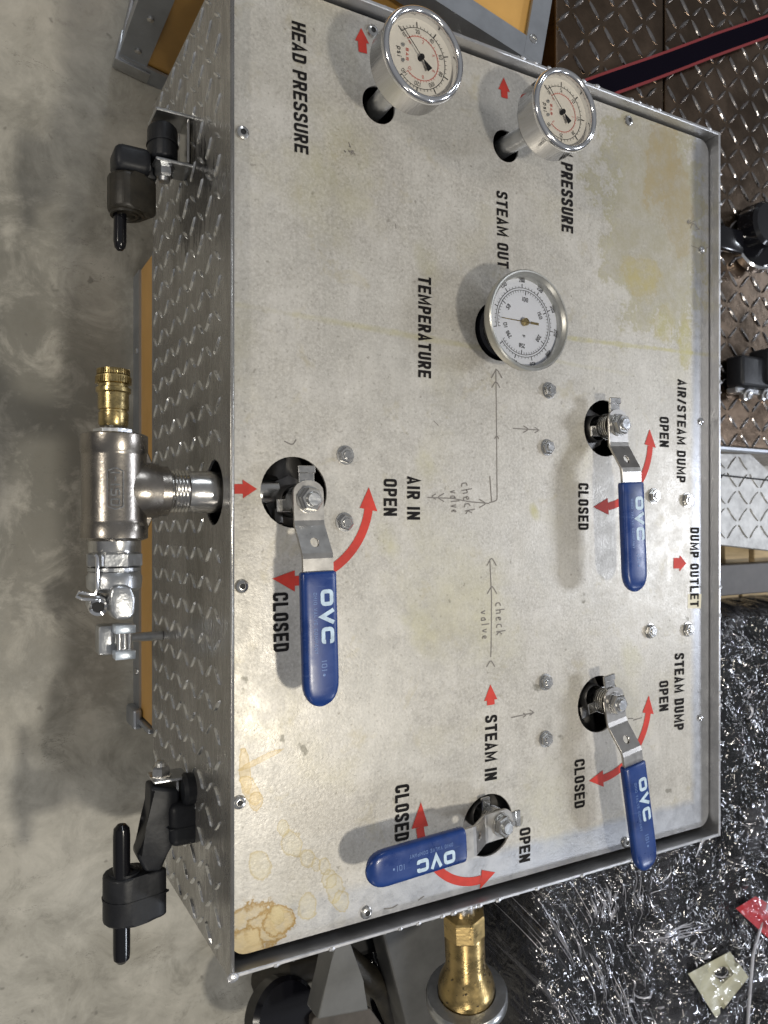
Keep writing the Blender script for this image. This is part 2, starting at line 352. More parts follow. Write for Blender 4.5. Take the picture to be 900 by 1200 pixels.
def rrect(x0, y0, x1, y1, r, n=6):
    P = []
    for cx, cy, a in ((x1-r, y1-r, 0), (x0+r, y1-r, 90), (x0+r, y0+r, 180), (x1-r, y0+r, 270)):
        for i in range(n+1): P.append((cx+r*math.cos(R(a+90*i/n)), cy+r*math.sin(R(a+90*i/n))))
    return P
def screw_at(p, r=.0055, h=.0028):
    bm = B(); lathe(bm, [(0, -.001), (r, -.001), (r, .0005), (r*.86, h*.7), (r*.5, h), (r*.42, h), (r*.38, h*.45), (0, h*.4)], p, (0, 0, 1), 20); return bm

# ------------------------------------------------------------------ stroke lettering (flat print)
def rnd(pts, r, closed):
    out = []; n = len(pts)
    for i, p in enumerate(pts):
        if not closed and i in (0, n-1): out.append(p); continue
        a, b = V(pts[i-1]), V(pts[(i+1) % n]); p = V(p); da, db = a-p, b-p
        q = min(r, da.length*.49, db.length*.49)
        if q < 1e-6: out.append(tuple(p)); continue
        p0, p1 = p+da.normalized()*q, p+db.normalized()*q
        for k in range(5):
            u = k/4; out.append(tuple(p0*(1-u)**2+p*2*u*(1-u)+p1*u*u))
    return out
def ribbon(bm, pts, wd, f, closed=False, z=0):
    P = [V(p) for p in pts]; P = [p for i, p in enumerate(P) if i == 0 or (p-P[i-1]).length > 1e-7]; n = len(P); Ls, Rs = [], []
    for i in range(n):
        a = P[i-1] if (i or closed) else None; b = P[(i+1) % n] if (i < n-1 or closed) else None
        d1 = (P[i]-a).normalized() if a is not None else None; d2 = (b-P[i]).normalized() if b is not None else None
        d1 = d1 or d2; d2 = d2 or d1
        n1, n2 = V((-d1.y, d1.x)), V((-d2.y, d2.x)); m_ = n1+n2
        m_ = n1 if m_.length < .2 else m_.normalized(); k = wd/2/max(.45, m_.dot(n1))
        Ls.append(bm.verts.new(f(P[i]+m_*k, z))); Rs.append(bm.verts.new(f(P[i]-m_*k, z)))
    for i in range(n if closed else n-1):
        j = (i+1) % n; bm.faces.new((Rs[i], Rs[j], Ls[j], Ls[i]))
def G(ch, w, t):
    h = t/2; l, r, b, T_ = h, w-h, h, 1-h; c = w/2; m = .5
    g = {
     'A': [([(l*.9, 0), (c, 1-h*.6), (w-l*.9, 0)], 0, 0), ([(l+.03, .27), (r-.03, .27)], 0, 0)],
     'B': [([(l, 0), (l, 1)], 0, 0), ([(l, T_), (r, T_), (r, .54), (l, .52)], 1, 0), ([(l, .50), (r, .48), (r, b), (l, b)], 1, 0)],
     'C': [([(r, .66), (r, T_), (l, T_), (l, b), (r, b), (r, .34)], 1, 0)],
     'D': [([(l, 0), (l, 1)], 0, 0), ([(l, T_), (r, T_), (r, b), (l, b)], 1, 0)],
     'E': [([(w, T_), (l, T_), (l, b), (w, b)], 0, 0), ([(l, m), (w-.04, m)], 0, 0)],
     'H': [([(l, 0), (l, 1)], 0, 0), ([(r, 0), (r, 1)], 0, 0), ([(l, m), (r, m)], 0, 0)],
     'I': [([(c, 0), (c, 1)], 0, 0)],
     'L': [([(l, 1), (l, b), (w, b)], 0, 0)],
     'M': [([(l, 0), (l, T_+.0), (c, .25), (r, T_), (r, 0)], 0, 0)],
     'N': [([(l, 0), (l, 1)], 0, 0), ([(r, 0), (r, 1)], 0, 0), ([(l, T_), (r, b)], 0, 0)],
     'O': [([(l, b), (l, T_), (r, T_), (r, b)], 1, 1)],
     'P': [([(l, 0), (l, 1)], 0, 0), ([(l, T_), (r, T_), (r, .44), (l, .44)], 1, 0)],
     'R': [([(l, 0), (l, 1)], 0, 0), ([(l, T_), (r, T_), (r, .48), (l, .48)], 1, 0), ([(c, .46), (r, 0)], 0, 0)],
     'S': [([(r, .70), (r, T_), (l, T_), (l, .56), (r, .44), (r, b), (l, b), (l, .30)], 1, 0)],
     'T': [([(0, T_), (w, T_)], 0, 0), ([(c, 0), (c, T_)], 0, 0)],
     'U': [([(l, 1), (l, b), (r, b), (r, 1)], 1, 0)],
     'V': [([(l*.9, 1), (c, h*.6), (w-l*.9, 1)], 0, 0)],
     'Y': [([(l, 1), (c, .45), (r, 1)], 0, 0), ([(c, .45), (c, 0)], 0, 0)],
     '/': [([(l, 0), (r, 1)], 0, 0)], '-': [([(0, m), (w, m)], 0, 0)],
     '0': [([(l, b), (l, T_), (r, T_), (r, b)], 1, 1)], '1': [([(c, 0), (c, 1)], 0, 0)],
     '2': [([(l, .72), (l, T_), (r, T_), (r, .55), (l, b), (w, b)], 1, 0)],
     '3': [([(l, .75), (l, T_), (r, T_), (r, .5), (c, .5)], 1, 0), ([(c, .5), (r, .5), (r, b), (l, b), (l, .25)], 1, 0)],
     '4': [([(r, 0), (r, 1), (l, .3), (w, .3)], 0, 0)],
     '5': [([(r, T_), (l, T_), (l, .55), (r, .55), (r, b), (l, b), (l, .25)], 1, 0)],
     '6': [([(r, T_), (l, T_), (l, b), (r, b), (r, .52), (l, .52)], 1, 0)],
     '8': [([(l, b), (l, T_), (r, T_), (r, b)], 1, 1), ([(l, .5), (r, .5)], 0, 0)],
     '9': [([(l, b), (r, b), (r, T_), (l, T_), (l, .48), (r, .48)], 1, 0)],
     'p': [([(l, -.3), (l, .65)], 0, 0), ([(l, .62), (r, .62), (r, .06), (l, .06)], 1, 0)],
     's': [([(r, .6), (l, .62), (l, .36), (r, .32), (r, .06), (l, .06)], 1, 0)],
     'i': [([(c, 0), (c, .65)], 0, 0), ([(c, .78), (c, .92)], 0, 0)],
     'F': [([(w, T_), (l, T_), (l, 0)], 0, 0), ([(l, m), (w-.04, m)], 0, 0)],
    }
    return g[ch]
GW = {'I': .17, '1': .17, 'i': .17, ' ': .22, 'M': .58, '/': .36, '-': .25, 'p': .36, 's': .34}
def text(bm, s, f, length, H, t=.165, gap=.10, w0=.44, rr=.14):   # f maps (x,y) to a point; fits the given length
    ws = [GW.get(c, w0) for c in s]; tot = sum(ws)+gap*(len(s)-1); k = length/H/tot; x = 0
    for i, (c, w_) in enumerate(zip(s, ws)):
        if c != ' ':
            for q, (pts, ro, cl) in enumerate(G(c, w_*k if c not in 'I1i' else t, t)):
                if c in 'I1i': off = x+(w_*k-t)/2
                else: off = x
                P = [((off+a)*H, b*H) for a, b in pts]
                if ro == 1: P = rnd(P, rr*H, cl)
                pass
                ribbon(bm, P, t*H, f, cl, z=.00004*q)
        x += (w_+gap)*k
def panel_frame(p0, p1, z=ZP+.0004):
    P0, P1 = V(p0), V(p1); u = (P1-P0); u.z = 0; u.normalize(); v = V((-u.y, u.x, 0))
    return lambda p, dz=0: V((P0.x, P0.y, z+dz))+u*p[0]+v*p[1]
def word(box_, s, x0, y0, x1, y1, xt, t=.185, gap=.10):
    """x0,y0 baseline start; x1,y1 baseline end; xt = cap line at the start"""
    a, b = W(x0, y0, ZP), W(x1, y1, ZP); H = abs(W(xt, y0, ZP).x-a.x); bm = B()
    text(bm, s, panel_frame(a, b), (b-a).length, H, t, gap)
    o = obj('lettering', bm, 'black_ink', box_, label='black "%s" lettering' % s); return o

# ------------------------------------------------------------------ tread pattern
def lozenge(bm, c, u, v, n, L=.027, w=.0056, h=.0014):
    mid = []; lo = []
    ring = [(-.5, 0), (-.30, .36), (0, .5), (.30, .36), (.5, 0), (.30, -.36), (0, -.5), (-.30, -.36)]
    lo = [bm.verts.new(c+u*(a*L)+v*(b*w)-n*.0003) for a, b in ring]
    hi = [bm.verts.new(c+u*(a*L*.80)+v*(b*w*.42)+n*h) for a, b in ring]
    for i in range(8): bm.faces.new((lo[i], lo[(i+1) % 8], hi[(i+1) % 8], hi[i]))
    bm.faces.new(hi)
LZ = [.0205, .0044, .0015]
def tread(bm, o, a, b, n, la, lb, p=.0235, inside=None, ang=45, edge=.009):
    o, a, b, n = V(o), V(a), V(b), V(n); c45, s45 = math.cos(R(ang)), math.sin(R(ang))
    i = 0; y = p*.4
    while y < lb-edge:
        x = p*.45; j = 0
        while x < la-edge:
            q = o+a*x+b*y
            if inside is None or inside(q):
                s = 1 if (i+j) % 2 else -1
                u = a*c45+b*s45*s; v = -a*s45*s+b*c45
                lozenge(bm, q, u, v, n, LZ[0]*random.uniform(.94, 1.05), LZ[1]*random.uniform(.85, 1.15), LZ[2]*random.uniform(.8, 1.15))
            x += p; j += 1
        y += p; i += 1
    return bm
# ================================================================== SETTING
bm = B(); bmesh.ops.create_grid(bm, x_segments=2, y_segments=2, size=6)
fl = obj('floor', bm, 'floor'); fl['kind'] = 'structure'

# ================================================================== CONTROL BOX
ZB = .10
box_ = thing('control_box', 'big aluminium tread plate box with stained light panel of valves and gauges on top', 'control box', (.459, .049, ZB))
WT = .0032
nuts = {'air': (367, 585), 'asd': (732, 497), 'sd': (728, 826), 'si': (594, 970)}
ZN = .031
foot = {k: W(*p, ZP+ZN) for k, p in nuts.items()}
hole_r = .0285
holes = [(345, 577, hole_r), (709, 502, hole_r), (702, 825, hole_r), (572, 967, hole_r), (585, 388, .0275), (444, 123, .0158), (593, 171, .0150)]
hc = [W(x, y, ZP) for x, y, r in holes]
px0, px1, py0, py1 = XL+WT+.0005, XR-WT-.0015, YB+WT+.006, YT-WT-.003
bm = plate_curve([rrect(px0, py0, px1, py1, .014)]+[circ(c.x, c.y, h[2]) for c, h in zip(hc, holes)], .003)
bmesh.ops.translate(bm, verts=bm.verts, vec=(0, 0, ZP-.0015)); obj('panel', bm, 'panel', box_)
# side walls of tread plate, standing 12 mm proud of the panel
pipe = WX(250, 577, XL)         # where the air pipe leaves the left wall
bm = plate_curve([[(YB, ZB), (YT, ZB), (YT, ZR), (YB, ZR)], circ(pipe.y, pipe.z, .0262)], WT)
bmesh.ops.transform(bm, matrix=Matrix(((0, 0, 1, XL+WT/2), (1, 0, 0, 0), (0, 1, 0, 0), (0, 0, 0, 1))), verts=bm.verts)
obj('side_wall', bm, 'tread', box_)
def wall(x0, y0, x1, y1):
    bm = B(); n = 60; lo, hi = [], []
    box(bm, ((x0+x1)/2, (y0+y1)/2, (ZB+ZR)/2), (abs(x1-x0), abs(y1-y0), ZR-ZB), bev=.0006, bseg=1)
    return obj('side_wall', bm, 'alu', box_)
wall(XR-WT, YB, XR, YT); wall(XL+WT+.0002, YB, XR-WT-.0002, YB+WT); wall(XL+WT+.0002, YT-WT, XR-WT-.0002, YT)
ok = lambda q: (q.y-pipe.y)**2+(q.z-pipe.z)**2 > .038**2
bm = tread(B(), (XL, YB, ZB), (0, 1, 0), (0, 0, 1), (-1, 0, 0), YT-YB, ZR-ZB, inside=ok, ang=52)
obj('tread_pattern', bm, 'tread_hi', box_, stuff=True)
bm = tread(B(), (XL, YB, ZB), (1, 0, 0), (0, 0, 1), (0, -1, 0), XR-XL, ZR-ZB+.006)
tread(bm, (XR, YB, ZB), (0, 1, 0), (0, 0, 1), (1, 0, 0), YT-YB, ZR-ZB+.006)
tread(bm, (XL, YT, ZB), (1, 0, 0), (0, 0, 1), (0, 1, 0), XR-XL, ZR-ZB+.006)
obj('tread_pattern', bm, 'tread_hi', box_, stuff=True)
# burrs along the cut rim
bm = B()
for k in range(46):
    t_ = random.random()
    if k % 3 == 0: p = (XR-.001, YB+(YT-YB)*t_, ZR)
    elif k % 3 == 1: p = (XL+(XR-XL)*t_, YB+.0006, ZR)
    else: p = (XL+(XR-XL)*t_, YT-.0006, ZR)
    bmesh.ops.create_icosphere(bm, subdivisions=1, radius=random.uniform(.0010, .0019), matrix=Matrix.Translation(p) @ Matrix.Diagonal((2.0, 1.2, .8, 1)))
for p in ((XL+.002, YB+.001, ZR),): bmesh.ops.create_icosphere(bm, subdivisions=2, radius=.004, matrix=Matrix.Translation(p) @ Matrix.Diagonal((1.2, 1, .5, 1)))
obj('rim_burrs', bm, 'alu', box_, stuff=True)
bm = B(); box(bm, ((XL+XR)/2, (YB+YT)/2, ZB+.002), (XR-XL-.01, YT-YB-.01, .003)); obj('floor_plate', bm, 'black', box_)
bm = B(); box(bm, ((XL+XR)/2, YB+.03, ZP-.016), (XR-XL-.02, .03, .003)); box(bm, (XR-.025, .05, ZP-.016), (.03, .6, .003)); obj('mounting_flange', bm, 'black', box_)
# fasteners
for px, py in ((284, 156), (283, 687), (280, 940), (429, 1069), (736, 142), (436, 37), (733, 987)):
    obj('screw', screw_at(W(px, py, ZP)), 'steel', box_, True); bm = B(); lathe(bm, [(0, .0022), (.0021, .0022)], W(px, py, ZP), (0, 0, 1), 6); obj('recess_shade', bm, 'black', box_)  # black disc in each drive recess stands in for its shade
for px, py in ((407, 533), (406, 612), (646, 457), (644, 524), (808, 586), (769, 581), (642, 800), (642, 867), (765, 740), (809, 738)):
    p = W(px, py, ZP+.004); p.z = ZP; bm = B(); a = random.random()
    lathe(bm, [(.0080, 0), (.0080, .0009), (.006, .001)], p, (0, 0, 1), 24)
    lathe(bm, [(.0069, .001), (.0069, .0042), (.0060, .0050), (.0040, .0050)], p, (0, 0, 1), 6, rot=a)
    lathe(bm, [(.0038, .0050), (.0037, .0060), (.0032, .0064), (0, .0064)], p, (0, 0, 1), 16)
    obj('hex_bolt', bm, 'steel', box_)
for px, py in ((822, 293), (821, 494), (820, 841)):
    p = W(px, py, ZP); bm = B(); lathe(bm, [(.0042, 0), (.0036, .0016), (.0018, .0028), (0, .003)], p, (0, 0, 1), 14); obj('rivet', bm, 'chrome', box_, True)
# stencilled words
word(box_, 'HEAD PRESSURE', 341.5, 24, 345, 178, 358)
word(box_, 'STEAM PRESSURE', 657, 128, 658, 271, 670.5)
word(box_, 'STEAM OUT', 581.5, 223, 583, 313, 594.5)
word(box_, 'TEMPERATURE', 490, 323, 490, 442, 505)
word(box_, 'AIR IN', 477, 558, 477, 609, 492); word(box_, 'OPEN', 449.5, 561, 449.5, 604.5, 465)
word(box_, 'CLOSED', 319.5, 695, 320.5, 764.5, 337.5); word(box_, 'AIR/STEAM DUMP', 794, 444, 793, 565, 804)
word(box_, 'OPEN', 773, 488, 773, 523.5, 783.5); word(box_, 'CLOSED', 677.5, 566, 677.5, 621, 689.5)
word(box_, 'DUMP OUTLET', 809, 618, 808.5, 711.5, 819); word(box_, 'STEAM DUMP', 790.5, 766, 790, 856.5, 801.5)
word(box_, 'OPEN', 772.5, 798.5, 772.5, 834, 783); word(box_, 'CLOSED', 673, 891, 673, 948, 685)
word(box_, 'STEAM IN', 568.5, 839, 568, 915.5, 582.5); word(box_, 'CLOSED', 463, 921, 462.5, 987, 479.5)
word(box_, 'OPEN', 609, 971.5, 608.5, 1011.5, 621.5)
bm = B(); q = [W(x, y, ZP) for x, y in ((806, 696), (822, 696), (821, 713), (806, 713))]
prism(bm, q, ZP+.00005, ZP+.0002); obj('tape_backing', bm, 'tape', box_)
# red arrows
def arrow(px, py, qx, qy, wd=.0095, hd=.017, hl=.014):
    a, b = W(px, py, ZP), W(qx, qy, ZP); u = (b-a).normalized(); v = V((-u.y, u.x, 0)); L_ = (b-a).length; bm = B(); z = V((0, 0, .0004))
    f = lambda x, y: bm.verts.new(a+u*x+v*y+z)
    bm.faces.new((f(0, -wd/2), f(L_-hl, -wd/2), f(L_-hl, wd/2), f(0, wd/2))); bm.faces.new((f(L_-hl, -hd/2), f(L_, 0), f(L_-hl, hd/2)))
    obj('flow_arrow', bm, 'red_ink', box_)
arrow(425, 62, 423, 33, .0080, .0135, .0115); arrow(591, 115, 590, 91, .0075, .0135, .0120); arrow(274.5, 573, 301, 573, .0075, .0145, .0115)
arrow(789, 660, 804, 660, .0115, .0175, .0105); arrow(575, 826, 574.5, 802, .0085, .0150, .0145)
def arc_arrow(cx, cy, tip0, tip1, wd=.0078):
    c = W(cx, cy, ZP); a, b = W(*tip0, ZP)-c, W(*tip1, ZP)-c; r0, r1 = a.length, b.length
    t0, t1 = math.atan2(a.y, a.x), math.atan2(b.y, b.x)
    if t1 > t0: t1 -= 2*math.pi
    if t0-t1 > math.pi: t0, t1, r0, r1 = t1+2*math.pi, t0, r1, r0
    hl = .019/((r0+r1)/2); n = 30; bm = B(); P = []
    rad = lambda t: r0+(r1-r0)*(t0-t)/(t0-t1)
    for i in range(n+1):
        t = t0-hl-(t0-t1-2*hl)*i/n; P.append((c.x+rad(t)*math.cos(t), c.y+rad(t)*math.sin(t)))
    ribbon(bm, P, wd, lambda p, dz=0: V((p[0], p[1], ZP+.0004)))
    for tt, th in ((t0, t0-hl), (t1, t1+hl)):
        f = lambda r, t: bm.verts.new((c.x+r*math.cos(t), c.y+r*math.sin(t), ZP+.00045))
        bm.faces.new((f(rad(th)-.0085, th), f(rad(tt), tt), f(rad(th)+.0085, th)))
    obj('turn_arrow', bm, 'red_ink', box_)
arc_arrow(345, 580, (432, 571), (319, 678)); arc_arrow(707, 505, (761, 503), (695, 594))
arc_arrow(702, 828, (760, 815), (690, 915)); arc_arrow(571, 955, (493, 940), (580, 1022))
# pen marks
def pen(pts_list, wd=.0010):
    for k, pts in enumerate(pts_list):
        bm = B(); P = [W(x, y, ZP) for x, y in pts]; P = [(p.x, p.y) for p in P]
        if len(P) > 2: P = rnd(P, .003, False)
        ribbon(bm, P, wd, lambda p, dz=0: V((p[0], p[1], ZP+.0002+.00002*(k % 5)))); obj('pen_stroke', bm, 'pen', box_)
def chev(x, y, dx, dy, s=6):     # arrowhead with its tip at x,y pointing along dx,dy
    return [(x-dx*s*1.4+dy*s*.8, y-dy*s*1.4+dx*s*.8), (x, y), (x-dx*s*1.4-dy*s*.8, y-dy*s*1.4-dx*s*.8)]
pen([[(581, 432), (581.5, 470), (582, 520), (582.5, 586), (578, 588), (573, 589)], chev(581, 446, 0, -1), chev(582, 510, 0, -1, 3), [(574, 558), (575.5, 580), (576, 588)],
     [(501, 583), (530, 584), (550, 588), (573, 590)], chev(512, 583, -1, 0), chev(570, 590, 1, 0), chev(505, 582, -1, 0, 4)])
pen([[(574, 655), (576, 700), (575.5, 760), (575, 770)], chev(576, 653, 0, -1, 7), chev(576.5, 686, 0, -1, 7), chev(575, 773, 0, -1, 6), chev(582, 432, 0, -1, 8),
     [(601, 502), (632, 504)], chev(632, 504, 1, 0, 4), chev(620, 503, 1, 0, 5), [(599, 841), (612, 838), (626, 835)], chev(626, 835, 1, 0, 4), chev(617, 838, 1, 0, 3),
     [(333, 517), (343, 522), (347, 515)], [(742, 844), (752, 841)], [(736, 842), (742, 842)]])
HAND = {'c': [[(.5, .55), (.1, .5), (.1, .1), (.5, .05)]], 'h': [[(.1, 1), (.1, 0)], [(.1, .4), (.5, .5), (.5, 0)]], 'e': [[(.1, .3), (.5, .35), (.4, .6), (.1, .45), (.15, .05), (.5, .08)]],
        'k': [[(.1, 1), (.1, 0)], [(.5, .6), (.1, .3), (.5, 0)]], 'v': [[(.05, .6), (.25, 0), (.5, .6)]], 'a': [[(.5, .55), (.15, .5), (.15, .05), (.5, .1)], [(.5, .6), (.52, 0)]], 'l': [[(.25, 1), (.25, 0)]]}
def hand(s, x, y, x1, y1, hpx):
    a, b = W(x, y, ZP), W(x1, y1, ZP); f = panel_frame(a, b, ZP+.0003); H = (W(x+hpx, y, ZP)-a).length; k = (b-a).length/len(s); bm = B()
    for i, c in enumerate(s):
        for st in HAND[c]:
            P = [(i*k+u*k*1.1, (v_+random.uniform(-.05, .05))*H) for u, v_ in st]
            ribbon(bm, rnd(P, .002, False) if len(P) > 2 else P, .0010, f)
    obj('handwriting', bm, 'pen', box_, label='handwritten "%s" in thin pen' % s)
hand('check', 540, 566, 546, 606, 12); hand('valve', 527, 575, 529, 603, 10)
hand('check', 580, 706, 582, 748, 11); hand('valve', 563, 716, 565, 752, 9)
def scribble(px, py, n, s):
    L_ = []
    for k in range(n):
        x, y = px+random.uniform(-s, s), py+random.uniform(-s, s); L_.append([(x, y), (x+random.uniform(-s, s)*.6, y+random.uniform(-s, s)*.6), (x+random.uniform(-s, s)*.7, y+random.uniform(-s, s)*.8)])
    return L_
pen(scribble(813, 263, 6, 7)+scribble(410, 177, 5, 6)+[[(810, 288), (821, 292)], [(827, 291), (836, 286)]]+[[(450, 1065), (460, 1064), (466, 1060)], [(490, 1055), (497, 1050)]], .0008)
pen([[(508, 493), (514, 499)], [(660, 355), (660, 368)], [(463, 262), (464, 268)]], .0005)

# ------------------------------------------------------------------ rubber draw latches on the left wall
def prism_y(bm, pts, y0, y1, bev=0, bseg=3):     # outline in X and Z, carried along Y
    lo = [bm.verts.new((p[0], y0, p[1])) for p in pts]; hi = [bm.verts.new((p[0], y1, p[1])) for p in pts]
    fs = [bm.faces.new(lo), bm.faces.new(hi)]; n = len(pts)
    for i in range(n): fs.append(bm.faces.new((lo[i], lo[(i+1) % n], hi[(i+1) % n], hi[i])))
    if bev: bmesh.ops.bevel(bm, geom=list({e for f in fs for e in f.edges}), offset=bev, segments=bseg, affect='EDGES', profile=.5)
    return bm
def egg(cx, cz, rx, rz, pull=0, n=14, rot=0):
    P_ = []
    for i in range(n):
        a = 2*math.pi*i/n; r = 1+pull*max(0, math.cos(a))**3; x, z = rx*r*math.cos(a), rz*math.sin(a)*(1-.25*max(0, math.cos(a))); P_.append((cx+x*math.cos(rot)-z*math.sin(rot), cz+x*math.sin(rot)+z*math.cos(rot)))
    return P_
def latch_lower():
    s = sub('draw_latch', box_, (XL, W(200, 950, .25).y, .25), 'lower black rubber draw latch swung outward')
    P = lambda x, y, z=.25: W(x, y, z)
    xb = P(205, 955).x
    bm = B(); prism(bm, [P(176, 921), P(211, 924), P(211, 948), P(206, 975), P(200, 992), P(189, 1020), P(170, 1022), P(160, 1004), P(176, 968)], .228, .252, .0035, 3); obj('rubber_arm', bm, 'rubber', s, True)
    bm = B(); a, b = P(197, 941), P(235, 985); box(bm, ((a.x+b.x)/2, (a.y+b.y)/2, .238), (b.x-a.x, a.y-b.y, .040), 0, .007, bseg=4)
    box(bm, ((a.x+b.x)/2, (a.y+b.y)/2-.002, .238), (b.x-a.x+.0016, .0016, .0412), 0, .0006, bseg=1); obj('rubber_foot', bm, 'rubber', s, True)
    ya, yb = P(150, 1022, .235).y, P(150, 1079, .235).y; c = P(148, 1040, .232)
    bm = B(); prism_y(bm, egg(c.x, c.z, .0195, .0185, .75, 16, .25), yb, ya, .0030)
    prism_y(bm, egg(c.x, c.z, .0200, .0190, .75, 16, .25), (ya+yb)/2-.0008, (ya+yb)/2+.0008, 0)
    lathe(bm, [(.0125, -.001), (.0125, .002), (.009, .003), (.008, .001)], (c.x-.002, ya, c.z+.003), (0, 1, 0), 24)
    obj('rubber_head', bm, 'rubber', s, True)
    a, b = P(142, 965, .240), P(143.5, 1129, .240); a.x = b.x = P(142.5, 1045, .240).x-.000; u = (b-a).normalized(); L_ = (b-a).length; bm = B()
    lathe(bm, [(0, 0), (.0035, .0008), (.0065, .0042), (.0070, .010), (.0070, L_-.010), (.0065, L_-.0042), (.0035, L_-.0008), (0, L_)], a, u, 24); obj('pull_pin', bm, 'black_gloss', s, True)
    yb = P(200, 914).y; x0, x1 = P(180, 914).x, P(222, 920).x
    bm = B(); box(bm, ((x0+x1)/2, yb, .238), (x1-x0, .0028, .028), 0, .0008, bseg=1); box(bm, (x1-.0014, yb-.018, .238), (.0028, .034, .028), 0, .0008, bseg=1)
    box(bm, (x1-.010, yb-.015, .238), (.0024, .026, .026), 0, .0008, bseg=1); obj('bracket', bm, 'zinc', s)
    bm = B(); o = (P(191, 906).x, yb+.0015, .242); lathe(bm, [(.009, 0), (.009, .0013), (.007, .0013)], o, (0, 1, 0), 20); lathe(bm, [(.0080, .0013), (.0080, .008), (.0065, .0095), (0, .0095)], o, (0, 1, 0), 6, rot=.4)
    lathe(bm, [(.0052, .0095), (.0048, .0125), (.003, .014), (0, .0142)], o, (0, 1, 0), 16); obj('lock_nut', bm, 'steel', s)
    bm = B(); lathe(bm, [(.013, -.010), (.014, .001), (.011, .004), (0, .005)], (XL-.006, yb-.010, .250), (-1, 0, 0), 24); obj('rubber_bumper', bm, 'rubber', s, True)
latch_lower()
def latch_upper():
    s = sub('draw_latch', box_, (XL, W(200, 170, .25).y, .25), 'upper black rubber draw latch with a dusty greasy head')
    P = lambda x, y, z=.25: W(x, y, z)
    a, b = P(177, 137), P(213, 188); bm = B(); c = ((a.x+b.x)/2, (a.y+b.y)/2)
    prism_y(bm, egg(c[0], .236, (b.x-a.x)/2, .017, 0, 18), b.y, a.y, .003); prism_y(bm, egg(c[0], .236, (b.x-a.x)/2+.0007, .0177, 0, 18), c[1]-.0008, c[1]+.0008); obj('rubber_foot', bm, 'rubber', s, True)
    a, b = P(137, 163), P(186, 205); bm = B(); c = ((a.x+b.x)/2, (a.y+b.y)/2)
    box(bm, (a.x+.014, c[1], .234), (.030, a.y-b.y, .030), 0, .006, bseg=3); box(bm, (c[0]+.006, c[1]-.003, .228), (b.x-a.x-.006, (a.y-b.y)*.7, .020), 0, .005); obj('rubber_arm', bm, 'rubber', s, True)
    c = P(149, 232, .232); ya, yb = P(150, 206, .235).y, P(150, 250, .235).y
    bm = B(); prism_y(bm, egg(c.x, c.z, .0165, .0175, .5, 16, .2), yb, ya, .004)
    for r_ in (.014, .009): lathe(bm, [(r_, -.001), (r_, .0018), (r_-.002, .0018), (r_-.003, -.001)], (c.x, yb, c.z), (0, -1, 0), 28)
    obj('rubber_head', bm, 'rubber_d', s, True)
    a, b = P(141, 215, .230), P(140.5, 294, .230); u = (b-a).normalized(); L_ = (b-a).length; bm = B()
    lathe(bm, [(0, 0), (.0052, .002), (.0054, L_-.008), (.0046, L_-.003), (.0025, L_-.0006), (0, L_)], a, u, 24); obj('pull_pin', bm, 'black_gloss', s, True)
    xb = P(229, 165).x; y0_, y1_ = P(206, 134.5).y, P(206, 192).y; x0 = P(184, 165).x
    bm = B(); box(bm, (xb, (y0_+y1_)/2, .238), (.0030, y0_-y1_+.002, .034), 0, .0008, bseg=1)
    for y in (y0_, y1_): box(bm, ((x0+xb)/2-.0016, y, .238), (xb-x0, .0028, .032), 0, .0008, bseg=1)
    obj('bracket', bm, 'zinc', s)
    bm = B(); box(bm, (xb-.0065, (y0_+y1_)/2, .240), (.0024, .038, .026), 0, .0008, bseg=1); obj('pivot_plate', bm, 'steel', s)
    bm = B(); box(bm, ((xb+XL)/2+.002, P(226, 165).y, .240), (XL-xb-.004, .048, .010), 0, .002); obj('spacer_plate', bm, 'angle', s)
    bm = B(); o = (P(195, 198).x, y1_-.0015, .242); lathe(bm, [(.0095, 0), (.0095, .0013), (.0080, .0013), (.0080, .0075), (.0065, .009), (0, .009)], o, (0, -1, 0), 6); lathe(bm, [(.0050, .009), (.0046, .0125), (0, .013)], o, (0, -1, 0), 14); obj('lock_nut', bm, 'zinc', s)
latch_upper()

# ================================================================== BALL VALVES
def lever_bm():
    r, wd = .013, .0125
    out = [(-.004+r*math.cos(R(a)), r*math.sin(R(a))) for a in range(90, 271, 20)]
    out = [(-.006, wd)]+[(-.006-(.009)*math.sin(R(a)), wd*math.cos(R(a))) for a in range(20, 161, 20)]+[(-.006, -wd), (.070, -wd), (.070, wd)]
    bm = plate_curve([out, circ(.033, 0, .0036, 16)], .003)
    prof = [(-.02, 0), (.016, 0), (.020, .0008), (.041, .0142), (.045, .0150), (.080, .0150)]
    for x in (.014, .016, .018, .020, .024, .028, .033, .038, .041, .043, .045, .050):
        bmesh.ops.bisect_plane(bm, geom=bm.verts[:]+bm.edges[:]+bm.faces[:], plane_co=(x, 0, 0), plane_no=(1, 0, 0))
    for v in bm.verts:
        for (xa, za), (xb, zb) in zip(prof, prof[1:]):
            if xa <= v.co.x <= xb: v.co.z += za+(zb-za)*(v.co.x-xa)/(xb-xa); break
    return bm
